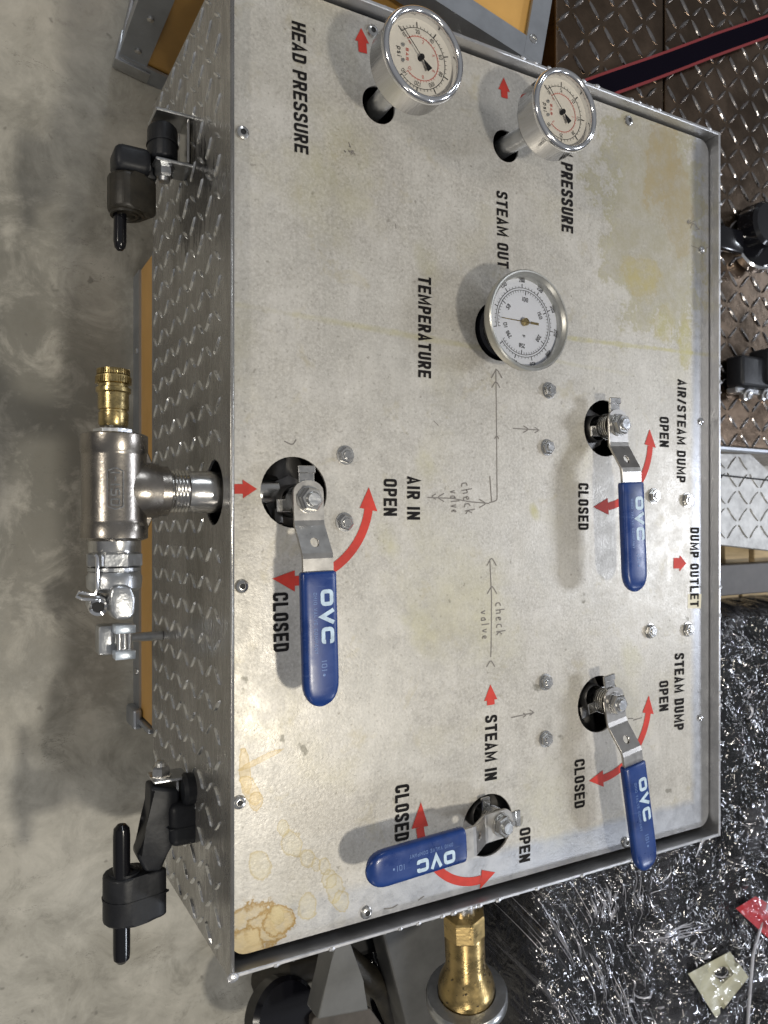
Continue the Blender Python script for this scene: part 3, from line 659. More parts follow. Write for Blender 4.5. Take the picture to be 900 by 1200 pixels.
def grip_bm(L0=.055, L1=.1575, hw=.0147, ht=.0052):
    bm = B(); xs = [L0, L0+.0006, L0+.002]+[L0+.01*i for i in range(1, 9)]
    n = 24; rings = []
    end = [L1-.020+.020*math.sin(R(a)) for a in (0, 15, 30, 45, 58, 70, 80, 87)]
    for i, x in enumerate(xs+end):
        k = 1.0
        if i == 0: k = .90
        if i == 1: k = .97
        q = max(0, (x-(L1-.020))/.020); k2 = (max(0., 1-q**2.3))**(1/2.0); hwk = hw*k*(k2*.96+.04) if q > 0 else hw*k
        htk = ht*k*(max(.25, (1-q**6)) if q > 0 else 1)
        ring = []
        for j in range(n):
            a = 2*math.pi*j/n; ca, sa = math.cos(a), math.sin(a)
            ring.append(bm.verts.new((x, hwk*math.copysign(abs(ca)**.42, ca), .0145+htk*math.copysign(abs(sa)**.62, sa))))
        rings.append(ring)
    for a, b in zip(rings, rings[1:]):
        for j in range(n): bm.faces.new((a[j], a[(j+1) % n], b[(j+1) % n], b[j]))
    bm.faces.new(rings[0]); bm.faces.new(rings[-1]); return bm
ZS = .0215                       # height of the lever's flat end above the panel
def make_valve(label):
    t = thing('ball_valve', label, 'valve', (0, 0, ZP), 'blue handled ball valves on the panel')
    def add(name, bm, m, smooth=False):
        me = bpy.data.meshes.new(name); bmesh.ops.recalc_face_normals(bm, faces=bm.faces); bm.to_mesh(me); bm.free()
        if smooth:
            for p_ in me.polygons: p_.use_smooth = True
            me.set_sharp_from_angle(angle=R(40))
        me.materials.append(M[m]); o = bpy.data.objects.new(name, me); C.objects.link(o); o.parent = t; return o
    bm = lever_bm(); bmesh.ops.translate(bm, verts=bm.verts, vec=(0, 0, ZS)); add('lever', bm, 'brushed')
    bm = grip_bm(); bmesh.ops.translate(bm, verts=bm.verts, vec=(0, 0, ZS)); add('grip', bm, 'vinyl', True)
    bm = B(); lathe(bm, [(.0105, .0016), (.0105, .003), (.008, .003)], (0, 0, ZS), (0, 0, 1), 28); add('washer', bm, 'steel', True)
    bm = B(); lathe(bm, [(.0088, .003), (.0096, .0038), (.0096, .0085), (.0086, .0096), (.0058, .0096)], (0, 0, ZS), (0, 0, 1), 6, rot=.35)
    add('nut', bm, 'steel')
    bm = B(); lathe(bm, [(.0058, .006), (.0058, .0108), (.0048, .0122), (0, .0122)], (0, 0, ZS), (0, 0, 1), 24); add('stem', bm, 'zinc', True)
    bm = B()
    for k in range(5): lathe(bm, [(.009, -.0035-k*.0026), (.0125, -.0042-k*.0026), (.0125, -.0052-k*.0026), (.009, -.0058-k*.0026)], (0, 0, ZS), (0, 0, 1), 28)
    lathe(bm, [(.0088, -.001), (.0088, -.045)], (0, 0, ZS), (0, 0, 1), 20); add('spring_washers', bm, 'steel', True)
    bm = B(); box(bm, (-.009, .0, ZS-.0030), (.030, .013, .0028), 0, .0006, bseg=1); box(bm, (-.0235, 0, ZS-.002), (.006, .0145, .0028), 0, .0006, bseg=1)
    box(bm, (.004, -.014, ZS-.016), (.010, .012, .0028), 0, .0006, bseg=1); add('stop_plate', bm, 'steel')
    bm = B(); cyl(bm, (-.06, 0, -.040), (1, 0, 0), .0205, .12, 32); lathe(bm, [(.0135, -.03), (.0135, -.006), (.012, -.004)], (0, 0, 0), (0, 0, 1), 24)
    lathe(bm, [(.021, -.026), (.021, -.017), (.013, -.016)], (0, 0, 0), (0, 0, 1), 8); box(bm, (.012, -.012, -.013), (.012, .007, .006), 0, .001); add('body', bm, 'body_metal', True)
    fz = lambda x0, y0, z: (lambda p, dz=0: V((x0+p[0], y0+p[1], z+dz)))
    z = ZS+.0145+.0052+.00015
    bm = B(); text(bm, 'OVC', fz(.0685, -.0005, z), .041, .0106, .29, .07, .5, .22); add('logo', bm, 'logo')
    bm = B(); text(bm, 'OHIO VALVE COMPANY', fz(.0705, -.0065, z), .046, .0030, .14, .2); add('small_print', bm, 'logo_s')
    bm = B(); text(bm, 'I0I', fz(.122, -.001, z), .008, .0045, .14, .2); lathe(bm, [(.0011, 0), (0, .0001)], (.133, .001, z), (0, 0, 1), 10); add('size_mark', bm, 'logo_s')
    return t
tips = {'air': (376.5, 827), 'asd': (744.5, 692), 'sd': (758, 1021), 'si': (430.5, 1023)}
labs = {'air': 'ball valve by the AIR IN lettering, largest blue handle, nearest the box\'s pipe tee',
        'asd': 'ball valve with blue handle between AIR/STEAM DUMP lettering and CLOSED, near the temperature dial',
        'sd': 'ball valve under the STEAM DUMP lettering, blue handle tip overhanging the box edge',
        'si': 'ball valve at STEAM IN turned sideways, blue handle with upside down logo, bolt beside OPEN'}
v0 = None
for k in ('air', 'asd', 'sd', 'si'):
    a, b = W(*nuts[k], ZP+ZS+.0095), W(*tips[k], ZP+ZS+.0150); th = math.atan2(b.y-a.y, b.x-a.x)
    if v0 is None: v0 = make_valve(labs[k]); v = v0
    else:
        v = v0.copy(); C.objects.link(v); v['label'] = labs[k]
        for ch in v0.children: c = ch.copy(); C.objects.link(c); c.parent = v
    v.location = (a.x, a.y, ZP); v.rotation_euler = (0, 0, th); v.scale = ((b-a).xy.length/.162,)*2+(1,)
    print('valve', k, 'len', (b-a).xy.length)
for v in [o for o in C.objects if o.name.startswith('ball_valve')]: v.scale = (1, 1, 1)
for v in [o for o in C.objects if o.name.startswith('ball_valve')]:
    if 'STEAM IN' in v['label']: v.scale = (.91, 1, 1)
    elif 'DUMP' in v['label']: v.scale = (1.035 if 'AIR' in v['label'] else 1.055, 1, 1)

# ================================================================== GAUGES
def dial_frame(c, z, rot=0):     # text up = +X, text right = -Y
    cr, sr = math.cos(rot), math.sin(rot)
    def f(p, dz=0):
        x, y = p[0]*cr-p[1]*sr, p[0]*sr+p[1]*cr
        return V((c.x+y, c.y-x, z+dz))
    return f
def pol(r, deg): return (r*math.cos(R(deg)), r*math.sin(R(deg)))
def tick(bm, f, r0, r1, deg, wd, dz=0): ribbon(bm, [pol(r0, deg), pol(r1, deg)], wd, f, z=dz)
def arcp(r, a0, a1, n=60): return [pol(r, a0+(a1-a0)*i/n) for i in range(n+1)]
def num(bm, f, s, r, deg, H, follow=True, t=.17):
    cx, cy = pol(r, deg); L_ = H*.55*len(s); a = R(deg-90) if follow else 0; ca, sa = math.cos(a), math.sin(a)
    def g(p, dz=0):
        x, y = p[0]-L_/2, p[1]-H/2; return f((cx+x*ca-y*sa, cy+x*sa+y*ca), dz)
    text(bm, s, g, L_, H, t, .14)
def pressure_gauge(hp, face, OR, labels, reds, label, z=.0575, lean=0):
    h0 = W(*hp, ZP); c1 = W(*face, ZP+z)
    t = thing('pressure_gauge', label, 'gauge', (h0.x, h0.y, ZP), 'chrome pressure gauges on the panel')
    base = V((c1.x, c1.y, 0)); zt = ZP+z
    ax = V((c1.x-h0.x, c1.y-h0.y, z)); 
    bm = B(); tube(bm, [V((h0.x, h0.y, ZP-.05)), V((h0.x, h0.y, ZP)), V((c1.x, c1.y, zt-.026))], .0088, 24); obj('stem', bm, 'zinc', t, True)
    c = V((c1.x, c1.y, 0))
    bm = B(); r = OR*.955
    lathe(bm, [(0, -.031), (r-.010, -.031), (r-.002, -.029), (r, -.026), (r, -.006), (r+.0006, -.005)], (c.x, c.y, zt), (0, 0, 1), 64); obj('case', bm, 'gaugebody', t, True)
    bm = B(); lathe(bm, [(r-.001, -.0065), (OR-.001, -.0065), (OR-.0001, -.0056), (OR+.0003, -.0042), (OR, -.0026), (OR-.0007, -.0012), (OR-.0018, -.0003), (OR-.003, 0), (OR-.0042, -.0004), (OR-.0051, -.0014), (OR-.0056, -.0028), (OR-.0058, -.0045), (OR-.0060, -.0085)], (c.x, c.y, zt), (0, 0, 1), 72); obj('bezel', bm, 'chrome', t, True)
    zd = zt-.0085; bm = B(); lathe(bm, [(OR-.0056, 0), (0, .0)], (c.x, c.y, zd), (0, 0, 1), 48); obj('dial', bm, 'dial', t)
    f = dial_frame(c, zd+.0003); k = OR/.0375*.98
    n = len(labels)-1; bm = B()
    ribbon(bm, arcp(.0243*k, 225, -45), .0005*k, f)
    for i in range(n*5+1):
        a = 225-270*i/(n*5); tick(bm, f, .0243*k, (.0290 if i % 5 == 0 else .0262)*k, a, (.0009 if i % 5 == 0 else .00035)*k, .00004)
    for i, s in enumerate(labels): 
        if s: num(bm, f, s, .0213*k, 225-270*i/n, .0034*k, True, .12)
    g = lambda p, dz=0: f((p[0]-.004*k, p[1]-.0215*k), dz); text(bm, 'psi', g, .008*k, .0042*k, .14, .15)
    obj('scale_print', bm, 'black_ink', t)
    bm = B(); ribbon(bm, arcp(.0175*k, 222, -42), .0006*k, f, z=.00008); m_ = len(reds)
    for i in range(31): tick(bm, f, .0175*k, (.0188 if i % 5 else .0195)*k, 222-264*i/30, .0003*k, .0001)
    for i, s in enumerate(reds): num(bm, f, s, .0145*k, 222-264*i/(m_-1), .0028*k, True, .12)
    g = lambda p, dz=0: f((p[0]-.005*k, p[1]-.0135*k), dz); text(bm, 'BAR', g, .010*k, .0026*k, .2, .2)
    obj('red_scale_print', bm, 'dial_red', t)
    bm = B(); na = 223; fz = dial_frame(c, zd+.003)
    ribbon(bm, [pol(-.004*k, na), pol(.0265*k, na)], .0008*k, fz)
    P = [pol(-.0005*k, na), (pol(-.0115*k, na)[0]+pol(.003*k, na+90)[0], pol(-.0115*k, na)[1]+pol(.003*k, na+90)[1]), (pol(-.0115*k, na)[0]-pol(.003*k, na+90)[0], pol(-.0115*k, na)[1]-pol(.003*k, na+90)[1])]
    bm.faces.new([bm.verts.new(fz(p, .0001)) for p in P]); lathe(bm, [(.0022*k, -.003), (.0022*k, .0008), (0, .0012)], fz((0, 0)), (0, 0, 1), 16)
    obj('needle', bm, 'black_ink', t)
    bm = B()
    for dx in (-.0062, .0062): lathe(bm, [(.0014*k, 0), (.0014*k, .001), (0, .0012)], f((dx*k, -.0165*k)), (0, 0, 1), 12)
    obj('dial_screws', bm, 'zinc', t)
    bm = B(); lathe(bm, [(0, 0), (OR-.0053, 0)], (c.x, c.y, zt-.0020), (0, 0, 1), 48); obj('glass', bm, 'glass', t)
pressure_gauge((444, 123), (499, 62), .0362, ['0', '20', '40', '60', '80', '100', '120', '140'], ['0', '2', '4', '6', '8', '10'], 'chrome pressure gauge beside the HEAD PRESSURE lettering, nearest the orange case', .0735)
pressure_gauge((593, 171), (665.5, 127), .0352, ['0', '5', '10', '15', '20', '25', '30'], ['0', '1', '2'], 'chrome pressure gauge hiding part of the lettering before PRESSURE, above STEAM OUT', .0720)
def thermometer():
    h0 = W(585, 388, ZP); z = .0440; c = W(622, 375, ZP+z); zt = ZP+z; OR = .0442
    t = thing('dial_thermometer', 'round stainless dial thermometer beside the TEMPERATURE lettering', 'thermometer', (h0.x, h0.y, ZP))
    c0 = V((h0.x, h0.y, 0))
    bm = B(); lathe(bm, [(.0245, -.012), (.0245, .003), (.022, .005), (.022, .008), (.026, .010), (.028, .014), (.028, .022), (.012, .024)], (c0.x, c0.y, ZP), (0, 0, 1), 48); obj('rubber_collar', bm, 'black_gloss', t, True)
    bm = B(); lathe(bm, [(.012, -.02), (.012, zt-.0182-ZP)], (c0.x, c0.y, ZP), (0, 0, 1), 6); obj('stem', bm, 'zinc', t)
    bm = B(); lathe(bm, [(0, -.018), (.034, -.018), (.041, -.013), (.0435, -.009), (OR-.0004, -.006), (OR, -.004), (OR, -.001), (OR-.001, 0), (OR-.0022, -.0002), (OR-.0028, -.0014), (OR-.0046, -.0030), (OR-.0052, -.0042), (OR-.0055, -.0102)], (c.x, c.y, zt), (0, 0, 1), 72); obj('case', bm, 'matte_steel', t, True)
    zd = zt-.0100; bm = B(); lathe(bm, [(OR-.0054, 0), (0, 0)], (c.x, c.y, zd), (0, 0, 1), 48); obj('dial', bm, 'dial_w', t)
    f0_ = dial_frame(c, zd+.0003); f = lambda p, dz=0: f0_((p[0]*1.09, p[1]*1.09), dz); bm = B(); ang = lambda C_: 283-1.2*(C_-10)
    ribbon(bm, arcp(.0262, ang(10), ang(290), 90), .0004, f); ribbon(bm, arcp(.0280, ang(10), ang(290), 90), .0004, f, z=.00003)
    for i in range(57):
        Cc = 10+5*i; tick(bm, f, (.0225 if Cc % 50 == 0 else .0242), .0262, ang(Cc), .0006 if Cc % 50 == 0 else .0003, .00006)
    for i in range(51):
        F = 50+10*i; tick(bm, f, .0280, (.0312 if F % 50 == 0 else .0295), ang((F-32)/1.8), .0006 if F % 50 == 0 else .0003, .00006)
    for Cc in (10, 50, 100, 150, 200, 250, 290): num(bm, f, str(Cc), .0190, ang(Cc), .0036, True, .15)
    for F in range(50, 551, 50): num(bm, f, str(F), .0343, ang((F-32)/1.8), .0036, True, .15)
    g = lambda p, dz=0: f((p[0]+.010, p[1]-.0015), dz); text(bm, 'F', g, .002, .003, .15, .1)
    obj('scale_print', bm, 'black_ink', t)
    bm = B(); fz = dial_frame(c, zd+.003); ribbon(bm, [pol(-.014, 269), pol(.0265, 269)], .0009, fz); ribbon(bm, [pol(-.015, 269), pol(-.006, 269)], .0022, fz, z=.0001); lathe(bm, [(.0034, -.002), (.0034, .0010), (.0012, .0016), (0, .0016)], fz((0, 0)), (0, 0, 1), 20); obj('needle', bm, 'brass', t)
    bm = B(); lathe(bm, [(0, 0), (OR-.0050, 0)], (c.x, c.y, zt-.0040), (0, 0, 1), 48); obj('glass', bm, 'glass', t)
thermometer()

# ================================================================== AIR INLET PIPEWORK
TX = W(134, 577, pipe.z).x; TY = pipe.y; TZ = pipe.z; tr = .0236
tee = thing('pipe_tee', 'stainless pipe tee with stamped rating, screwed to the pipe through the left wall', 'pipe fitting', (TX, TY, TZ))
y0, y1 = W(140, 632, TZ+.01).y, W(140, 508, TZ+.01).y
bm = B(); lathe(bm, [(.0165, -.002), (tr-.001, 0), (tr+.0006, .001), (tr+.0006, .011), (tr, .012), (tr-.0002, .014), (tr-.0002, y1-y0-.016), (tr, y1-y0-.014), (tr+.0006, y1-y0-.013), (tr+.0006, y1-y0-.001), (tr-.001, y1-y0), (.014, y1-y0), (.014, y1-y0-.01)], (TX, y0, TZ), (0, 1, 0), 48)
x1 = W(196, 577, TZ).x
lathe(bm, [(.0205, .006), (.0226, .016), (.0216, .024), (.0204, .032), (.0200, x1-TX-.012), (.0192, x1-TX-.011), (.0192, x1-TX-.0005), (.018, x1-TX), (.0165, x1-TX)], (TX, TY, TZ), (1, 0, 0), 44)
obj('tee_body', bm, 'cast', tee, True)
for s in (1, -1):
    bm = B(); prism(bm, [(TX+.014, TY+s*.038), (TX+.020, TY+s*.038), (x1-.010, TY+s*.017), (x1-.010, TY+s*.010), (TX+.014, TY+s*.012)], TZ-.002, TZ+.0035, .0008, 1); obj('web', bm, 'cast', tee)
bm = B(); n = 5; L_ = XL+.05-x1
prof = [(.0160, -.004)]
for k in range(7): prof += [(.0168, -.002+k*.0026), (.0158, -.0007+k*.0026)]
prof += [(.0166, .020), (.0166, L_)]
lathe(bm, prof, (x1, TY, TZ), (1, 0, 0), 40); obj('nipple', bm, 'steel', tee, True)
# raised rating mark
th = R(-8); nrm = V((math.sin(th), 0, math.cos(th))); up = V((math.cos(th), 0, -math.sin(th)))
ctr = V((TX, TY, TZ))+nrm*(tr+.0002); s0 = ctr+V((0, .0125, 0))-up*.0034
bm = B(); text(bm, '1-150', lambda p, dz=0: s0+V((0, -1, 0))*p[0]+up*p[1]+nrm*(.0003+dz), .025, .0066, .15, .14)
ribbon(bm, [(-.0015-.0006+.002, -.0022), (.0255, -.0022), (.0275, .0035), (.0255, .0088), (0, .0088), (-.0025, .0035)], .0009, lambda p, dz=0: s0+V((0, -1, 0))*p[0]+up*p[1]+nrm*.0003, True)
bmesh.ops.solidify(bm, geom=bm.faces[:], thickness=.0006); obj('rating_mark', bm, 'zinc', tee)
# brass quick coupler
cx = W(133, 470, TZ).x; qy = W(133, 500, TZ).y
cp = thing('quick_coupler', 'knurled brass quick coupler on the end of the stainless tee', 'coupler', (cx, qy, TZ))
l = W(133, 433, TZ).y-qy; bm = B()
lathe(bm, [(0, 0), (.0098, 0), (.0108, .002), (.0108, .010), (.0100, .0105), (.0100, .012), (.0112, .0125), (.0112, .0245), (.0126, .0255), (.0126, .0285), (.0108, .0292), (.0108, .0312), (.0124, .032), (.0124, .0375), (.0104, .0385), (.0104, l-.0045), (.0112, l-.003), (.0112, l-.0005), (.0100, l), (.0060, l), (.0060, l-.012), (0, l-.012)], (cx, qy, TZ), (0, 1, 0), 40)
obj('sleeve', bm, 'brass', cp, True)
bm = B()
for r, ya, yb in ((.0124, .0320, .0365), (.0114, l-.0045, l-.0005)):
    for k in range(44):
        a = 2*math.pi*k/44; box(bm, None, (.0011, .0009, yb-ya), mtx=frame((cx, qy, TZ), (0, 1, 0)) @ Matrix.Translation((r*math.cos(a), r*math.sin(a), (ya+yb)/2)) @ Matrix.Rotation(a, 4, 'Z'))
obj('knurling', bm, 'brass', cp)
bm = B(); lathe(bm, [(.0150, y1-qy-.001), (.0150, -.0025), (.008, -.002), (.006, .002)], (TX, qy, TZ), (0, 1, 0), 8); lathe(bm, [(.0066, -.006), (.0066, .004)], (cx, qy-.001, TZ), (0, 1, 0), 20); obj('bushing', bm, 'zinc', cp)
# claw air coupling
ya = y0
ac = thing('claw_coupling', 'galvanised claw air hose coupling with a wire safety clip, below the tee', 'coupling', (TX, ya, TZ))
bm = B(); lathe(bm, [(.0185, .004), (.0185, -.008), (.0175, -.010)], (TX, ya, TZ), (0, 1, 0), 40)
obj('collar', bm, 'steel', ac, True)
bm = B(); lathe(bm, [(.0170, -.009), (.0208, -.011), (.0208, -.0195), (.0185, -.021)], (TX, ya, TZ), (0, 1, 0), 8, rot=.3); lathe(bm, [(.019, -.021), (.019, -.0235), (.017, -.024)], (TX, ya, TZ), (0, 1, 0), 32); obj('hex_collar', bm, 'zinc', ac)
bm = B(); lathe(bm, [(.0180, -.024), (.0200, -.028), (.0195, -.036), (.0165, -.039), (.0120, -.039), (.0120, -.033), (0, -.033)], (TX, ya, TZ), (0, 1, 0), 36); obj('coupling_head', bm, 'zinc', ac, True)
P = lambda x, y, z=TZ+.016: W(x, y, z)
bm = B(); prism(bm, [P(128, 688), P(136, 684), P(152, 686), P(158, 700), P(157, 718), P(150, 726), P(134, 726), P(127, 718), P(126, 700)], TZ+.004, TZ+.023, .003, 3); obj('claw', bm, 'zinc', ac, True)
bm = B(); prism(bm, [P(103, 706), P(112, 697), P(124, 697), P(130, 706), P(130, 714), P(122, 720), P(108, 720)], TZ-.004, TZ+.012, .003, 3); obj('claw', bm, 'zinc', ac, True)
bm = B(); tube(bm, [P(111, 650), P(114, 653), P(114, 690), P(112, 697), P(104, 696), P(92, 694), P(90, 699), P(96, 702), P(114, 703)], .0013, 8); obj('safety_clip', bm, 'chrome', ac, True)
bm = B(); cc = P(115, 711, TZ+.0135); lathe(bm, [(.0042, .0), (.0066, .0002), (.0070, .0015), (.0060, .003), (.0042, .0015), (.0042, 0)], cc, (-.2, -.5, 1), 24); obj('ring_lug', bm, 'chrome', ac, True)
bm = B(); cyl(bm, P(115, 711, TZ+.0140), (-.2, -.5, 1), .0041, .0012, 16); obj('lug_hole_shade', bm, 'black', ac)  # solid black plug imitates the dark inside the ring
# zinc buckle clamped on the skid edge
Pz = .17; P = lambda x, y, z=Pz: W(x, y, z)
bk = thing('steel_clamp', 'small bright zinc clamp with slotted middle, below the claw coupling', 'clamp', (P(146, 752).x, P(146, 752).y, Pz-.02))
a, b = P(135, 733), P(159, 772); hx = b.x-a.x; hy = a.y-b.y; mx_ = (a.x+b.x)/2
for f0, f1 in ((0, .25), (.75, 1)):
    bm = B(); box(bm, (mx_, a.y-hy*(f0+f1)/2, Pz-.007), (hx, hy*(f1-f0), .016), 0, .0008); obj('clamp_jaw', bm, 'bright_zinc', bk, True)
for k in range(3): bm = B(); cyl(bm, (a.x+hx*(.26+.25*k), b.y+hy*.2, Pz-.006), (0, 1, 0), .0022, hy*.6, 12); obj('clamp_rod', bm, 'chrome', bk, True)
bm = B(); box(bm, (mx_-.008, (a.y+b.y)/2, Pz-.030), (hx+.008, hy*.9, .020), 0, .004); cyl(bm, (mx_, (a.y+b.y)/2, Pz-.030), (1, 0, 0), .0045, XL-mx_-.0005, 12); obj('clamp_base', bm, 'zinc', bk, True)

# ================================================================== ORANGE SKID UNDER THE BOX
sk = thing('orange_skid', 'low orange skid with aluminium edging under the tread plate box', 'skid', (.45, .04, 0))
sy0, sy1 = -.207, .288; sx0, sx1 = XL+.002, XR-.01
bm = B(); box(bm, ((sx0+sx1)/2, (sy0+sy1)/2, .0505), (sx1-sx0, sy1-sy0, .098)); obj('side_panel', bm, 'orange', sk)
AB = [0]
def angle_bar(parent, a, b, n1, n2, wd=.028, th=.0022, m='angle', name='edge_angle'):
    AB[0] += 1; th += .00022*(AB[0] % 7)
    a, b, n1, n2 = V(a), V(b), V(n1).normalized(), V(n2).normalized(); u = (b-a).normalized(); L_ = (b-a).length; bm = B()
    # leg one lies on the face with normal n1, running inward along -n2 (and the other way round)
    for n, i in ((n1, n2), (n2, n1)):
        c = (a+b)/2+n*th/2-i*(wd/2)+i*(th if n is n1 else 0)
        mt = Matrix((( u.x, i.x, n.x, c.x), (u.y, i.y, n.y, c.y), (u.z, i.z, n.z, c.z), (0, 0, 0, 1)))
        box(bm, None, (L_, wd, th), mtx=mt)
    return obj(name, bm, m, parent)
angle_bar(sk, (sx0, sy0, .002), (sx0, sy1, .002), (-1, 0, 0), (0, 0, -1), .032)
angle_bar(sk, (sx0, sy0, .098), (sx0, sy1, .098), (-1, 0, 0), (0, 0, 1), .008, .0012)
bm = B(); P = lambda x, y, z: WX(x, y, sx0-.004)
box(bm, (sx0-.006, sy0-.002, .022), (.010, .022, .040), 0, .003); box(bm, (sx0+.02, sy0-.005, .045), (.05, .006, .085), 0, .002); obj('corner_bracket', bm, 'angle', sk)
for y in (.20, -.04, -.16):
    bm = B(); lathe(bm, [(.004, 0), (.0035, .002), (0, .003)], (sx0-.0022, y, .020), (-1, 0, 0), 12); obj('rivet', bm, 'steel', sk)

# ================================================================== ORANGE CASE BEHIND
A = W(137, 78, .0); ZC = ZR-.028; Cc = W(629, 76, ZC); u = V((Cc.x-A.x, Cc.y-A.y, 0)); wid = u.length; u.normalize(); v = V((-u.y, u.x, 0)); dep = .40
oc = thing('orange_case', 'tall orange flight case with aluminium angle edges behind the box', 'case', ((A.x+Cc.x)/2, (A.y+Cc.y)/2+.2, 0))
mid = V((A.x, A.y, 0))+u*wid/2+v*dep/2
mt = Matrix(((u.x, v.x, 0, mid.x), (u.y, v.y, 0, mid.y), (0, 0, 1, ZC/2), (0, 0, 0, 1)))
bm = B(); box(bm, None, (wid-.004, dep-.004, ZC-.004), mtx=mt); obj('case_panels', bm, 'orange', oc)
K = lambda i, j, k: V((A.x, A.y, 0))+u*wid*i+v*dep*j+V((0, 0, ZC*k))
Z_ = V((0, 0, 1))
for a, b, n1, n2 in ((K(0, 0, 1), K(1, 0, 1), Z_, -v), (K(1, 0, 1), K(1, 1, 1), Z_, u), (K(0, 1, 1), K(1, 1, 1), Z_, v), (K(0, 0, 1), K(0, 1, 1), Z_, -u),
                     (K(0, 0, 0), K(0, 0, 1), -v, -u), (K(1, 0, 0), K(1, 0, 1), -v, u), (K(0, 0, 0), K(0, 1, 0), -u, -Z_), (K(0, 0, .006), K(1, 0, .006), -v, -Z_)):
    angle_bar(oc, a, b, n1, n2, .030 if n1 is not Z_ else .022)
for k in range(7):
    p = K(1, 0, 1)-u*.011+v*(.02+.06*k)+Z_*.0022; obj('rivet', screw_at(p, .005, .0022), 'steel', oc, True)
for k in range(5):
    p = K(0, 0, 0)+u*.014-v*.0022+Z_*(.05+.06*k); bm = B(); lathe(bm, [(.004, 0), (.0035, .002), (0, .003)], p, -v, 12); obj('rivet', bm, 'steel', oc)
bm = B(); q0 = K(0, 0, 0); prism(bm, [q0-u*.005-v*.005, q0+u*.034-v*.005, q0+u*.034-v*.0026, q0-u*.0026-v*.0026, q0-u*.0026+v*.03, q0-u*.005+v*.03], .002, .022, .0008); obj('corner_bracket', bm, 'zinc', oc, True)

# ================================================================== TREAD PLATE CASES TO THE RIGHT
ZT = .25
LZ[:] = [.0275, .0052, .0017]
def tread_case(name, label, x0, x1, y0_, y1_, z):
    t = thing(name, label, 'case', ((x0+x1)/2, (y0_+y1_)/2, 0), 'dark tread plate cases')
    bm = B(); box(bm, ((x0+x1)/2, (y0_+y1_)/2, z/2), (x1-x0, y1_-y0_, z-.002), 0, .002); obj('shell', bm, 'tread_dark', t)
    bm = tread(B(), (x0, y0_, z-.001), (1, 0, 0), (0, 1, 0), (0, 0, 1), x1-x0, y1_-y0_); obj('tread_pattern', bm, 'tread_dark_hi', t, stuff=True); return t
tread_case('tread_case', 'dark tread plate case lid between the orange case and the strap', .592, .7655, .452, 1.05, ZT)
tc = tread_case('tread_case', 'dark tread plate case lid carrying two black latches, right of the box', .7685, 1.22, .108, 1.05, ZT)
bm = B(); box(bm, (.9943, .1055, ZT-.006), (.45, .005, .014), 0, .001); obj('lid_edge', bm, 'angle', tc)
# latches of the far case
P = lambda x, y, z=ZT+.02: W(x, y, z)
s = sub('lid_latch', tc, P(885, 280, ZT), 'black latch with a chrome ring')
bm = B(); box(bm, (P(857, 278).x, P(857, 278).y, ZT+.012), (.06, .030, .010), 0, .003); cyl(bm, (P(893, 264).x, P(893, 264).y, ZT+.001), (0, 0, 1), .029, .030, 36, .004); obj('strap_end', bm, 'black_gloss', s, True)
bm = B(); o = P(886, 290, ZT+.010); lathe(bm, [(.030, -.008), (.0335, -.006), (.0335, .004), (.031, .006), (.028, .004), (.027, -.008)], o, (-.25, .2, 1), 40); obj('ring', bm, 'chrome', s, True)
bm = B(); lathe(bm, [(.0265, .001), (0, .001)], o, (-.25, .2, 1), 30); obj('ring_core', bm, 'black_gloss', s)
s = sub('lid_latch', tc, P(880, 440, ZT), 'black block latch with two zinc bolts')
bm = B(); box(bm, (P(880, 437).x, P(880, 437).y, ZT+.016), (.058, .040, .026), 0, .005, bseg=3); box(bm, (P(899, 432).x, P(899, 432).y, ZT+.020), (.036, .048, .034), 0, .006, bseg=3); obj('rubber_block', bm, 'rubber', s, True)
bm = B(); box(bm, (P(883, 458).x, P(883, 458).y, ZT+.010), (.062, .008, .016), 0, .002); 
for x in (871, 892): lathe(bm, [(.008, 0), (.008, .007), (.005, .008), (.005, .011), (0, .012)], P(x, 462, ZT+.014), (0, -.3, 1), 8)
obj('bolt_plate', bm, 'zinc', s)
# luggage strap
a0, a1 = W(700, 103, ZT+.012), W(960, 8, ZT+.012); st = thing('webbing_strap', 'black webbing strap with red edges lying across the dark tread plate lids', 'strap', (a0.x, a0.y, ZT))
u2 = (a1-a0).normalized(); v2 = V((-u2.y, u2.x, 0))
def strip(o0, w_, z0, z1, m, name):
    bm = B(); n = 24; P_ = []
    for i in range(n+1):
        p = a0+(a1-a0)*(i/n*1.2-.08)+v2*o0; h = .0016*math.sin(i*.7)
        P_.append([bm.verts.new((p+v2*s_*w_/2).to_tuple()[:2]+(zz+h,)) for s_, zz in ((-1, z0), (1, z0), (1, z1), (-1, z1))])
    for A_, B_ in zip(P_, P_[1:]):
        for k in range(4): bm.faces.new((A_[k], A_[(k+1) % 4], B_[(k+1) % 4], B_[k]))
    bm.faces.new(P_[0]); bm.faces.new(P_[-1]); obj(name, bm, m, st)
strip(0, .0215, ZT+.0075, ZT+.0100, 'black_web', 'webbing'); strip(.0122, .0030, ZT+.0075, ZT+.0102, 'red_web', 'red_edge'); strip(-.0122, .0030, ZT+.0075, ZT+.0102, 'red_web', 'red_edge')
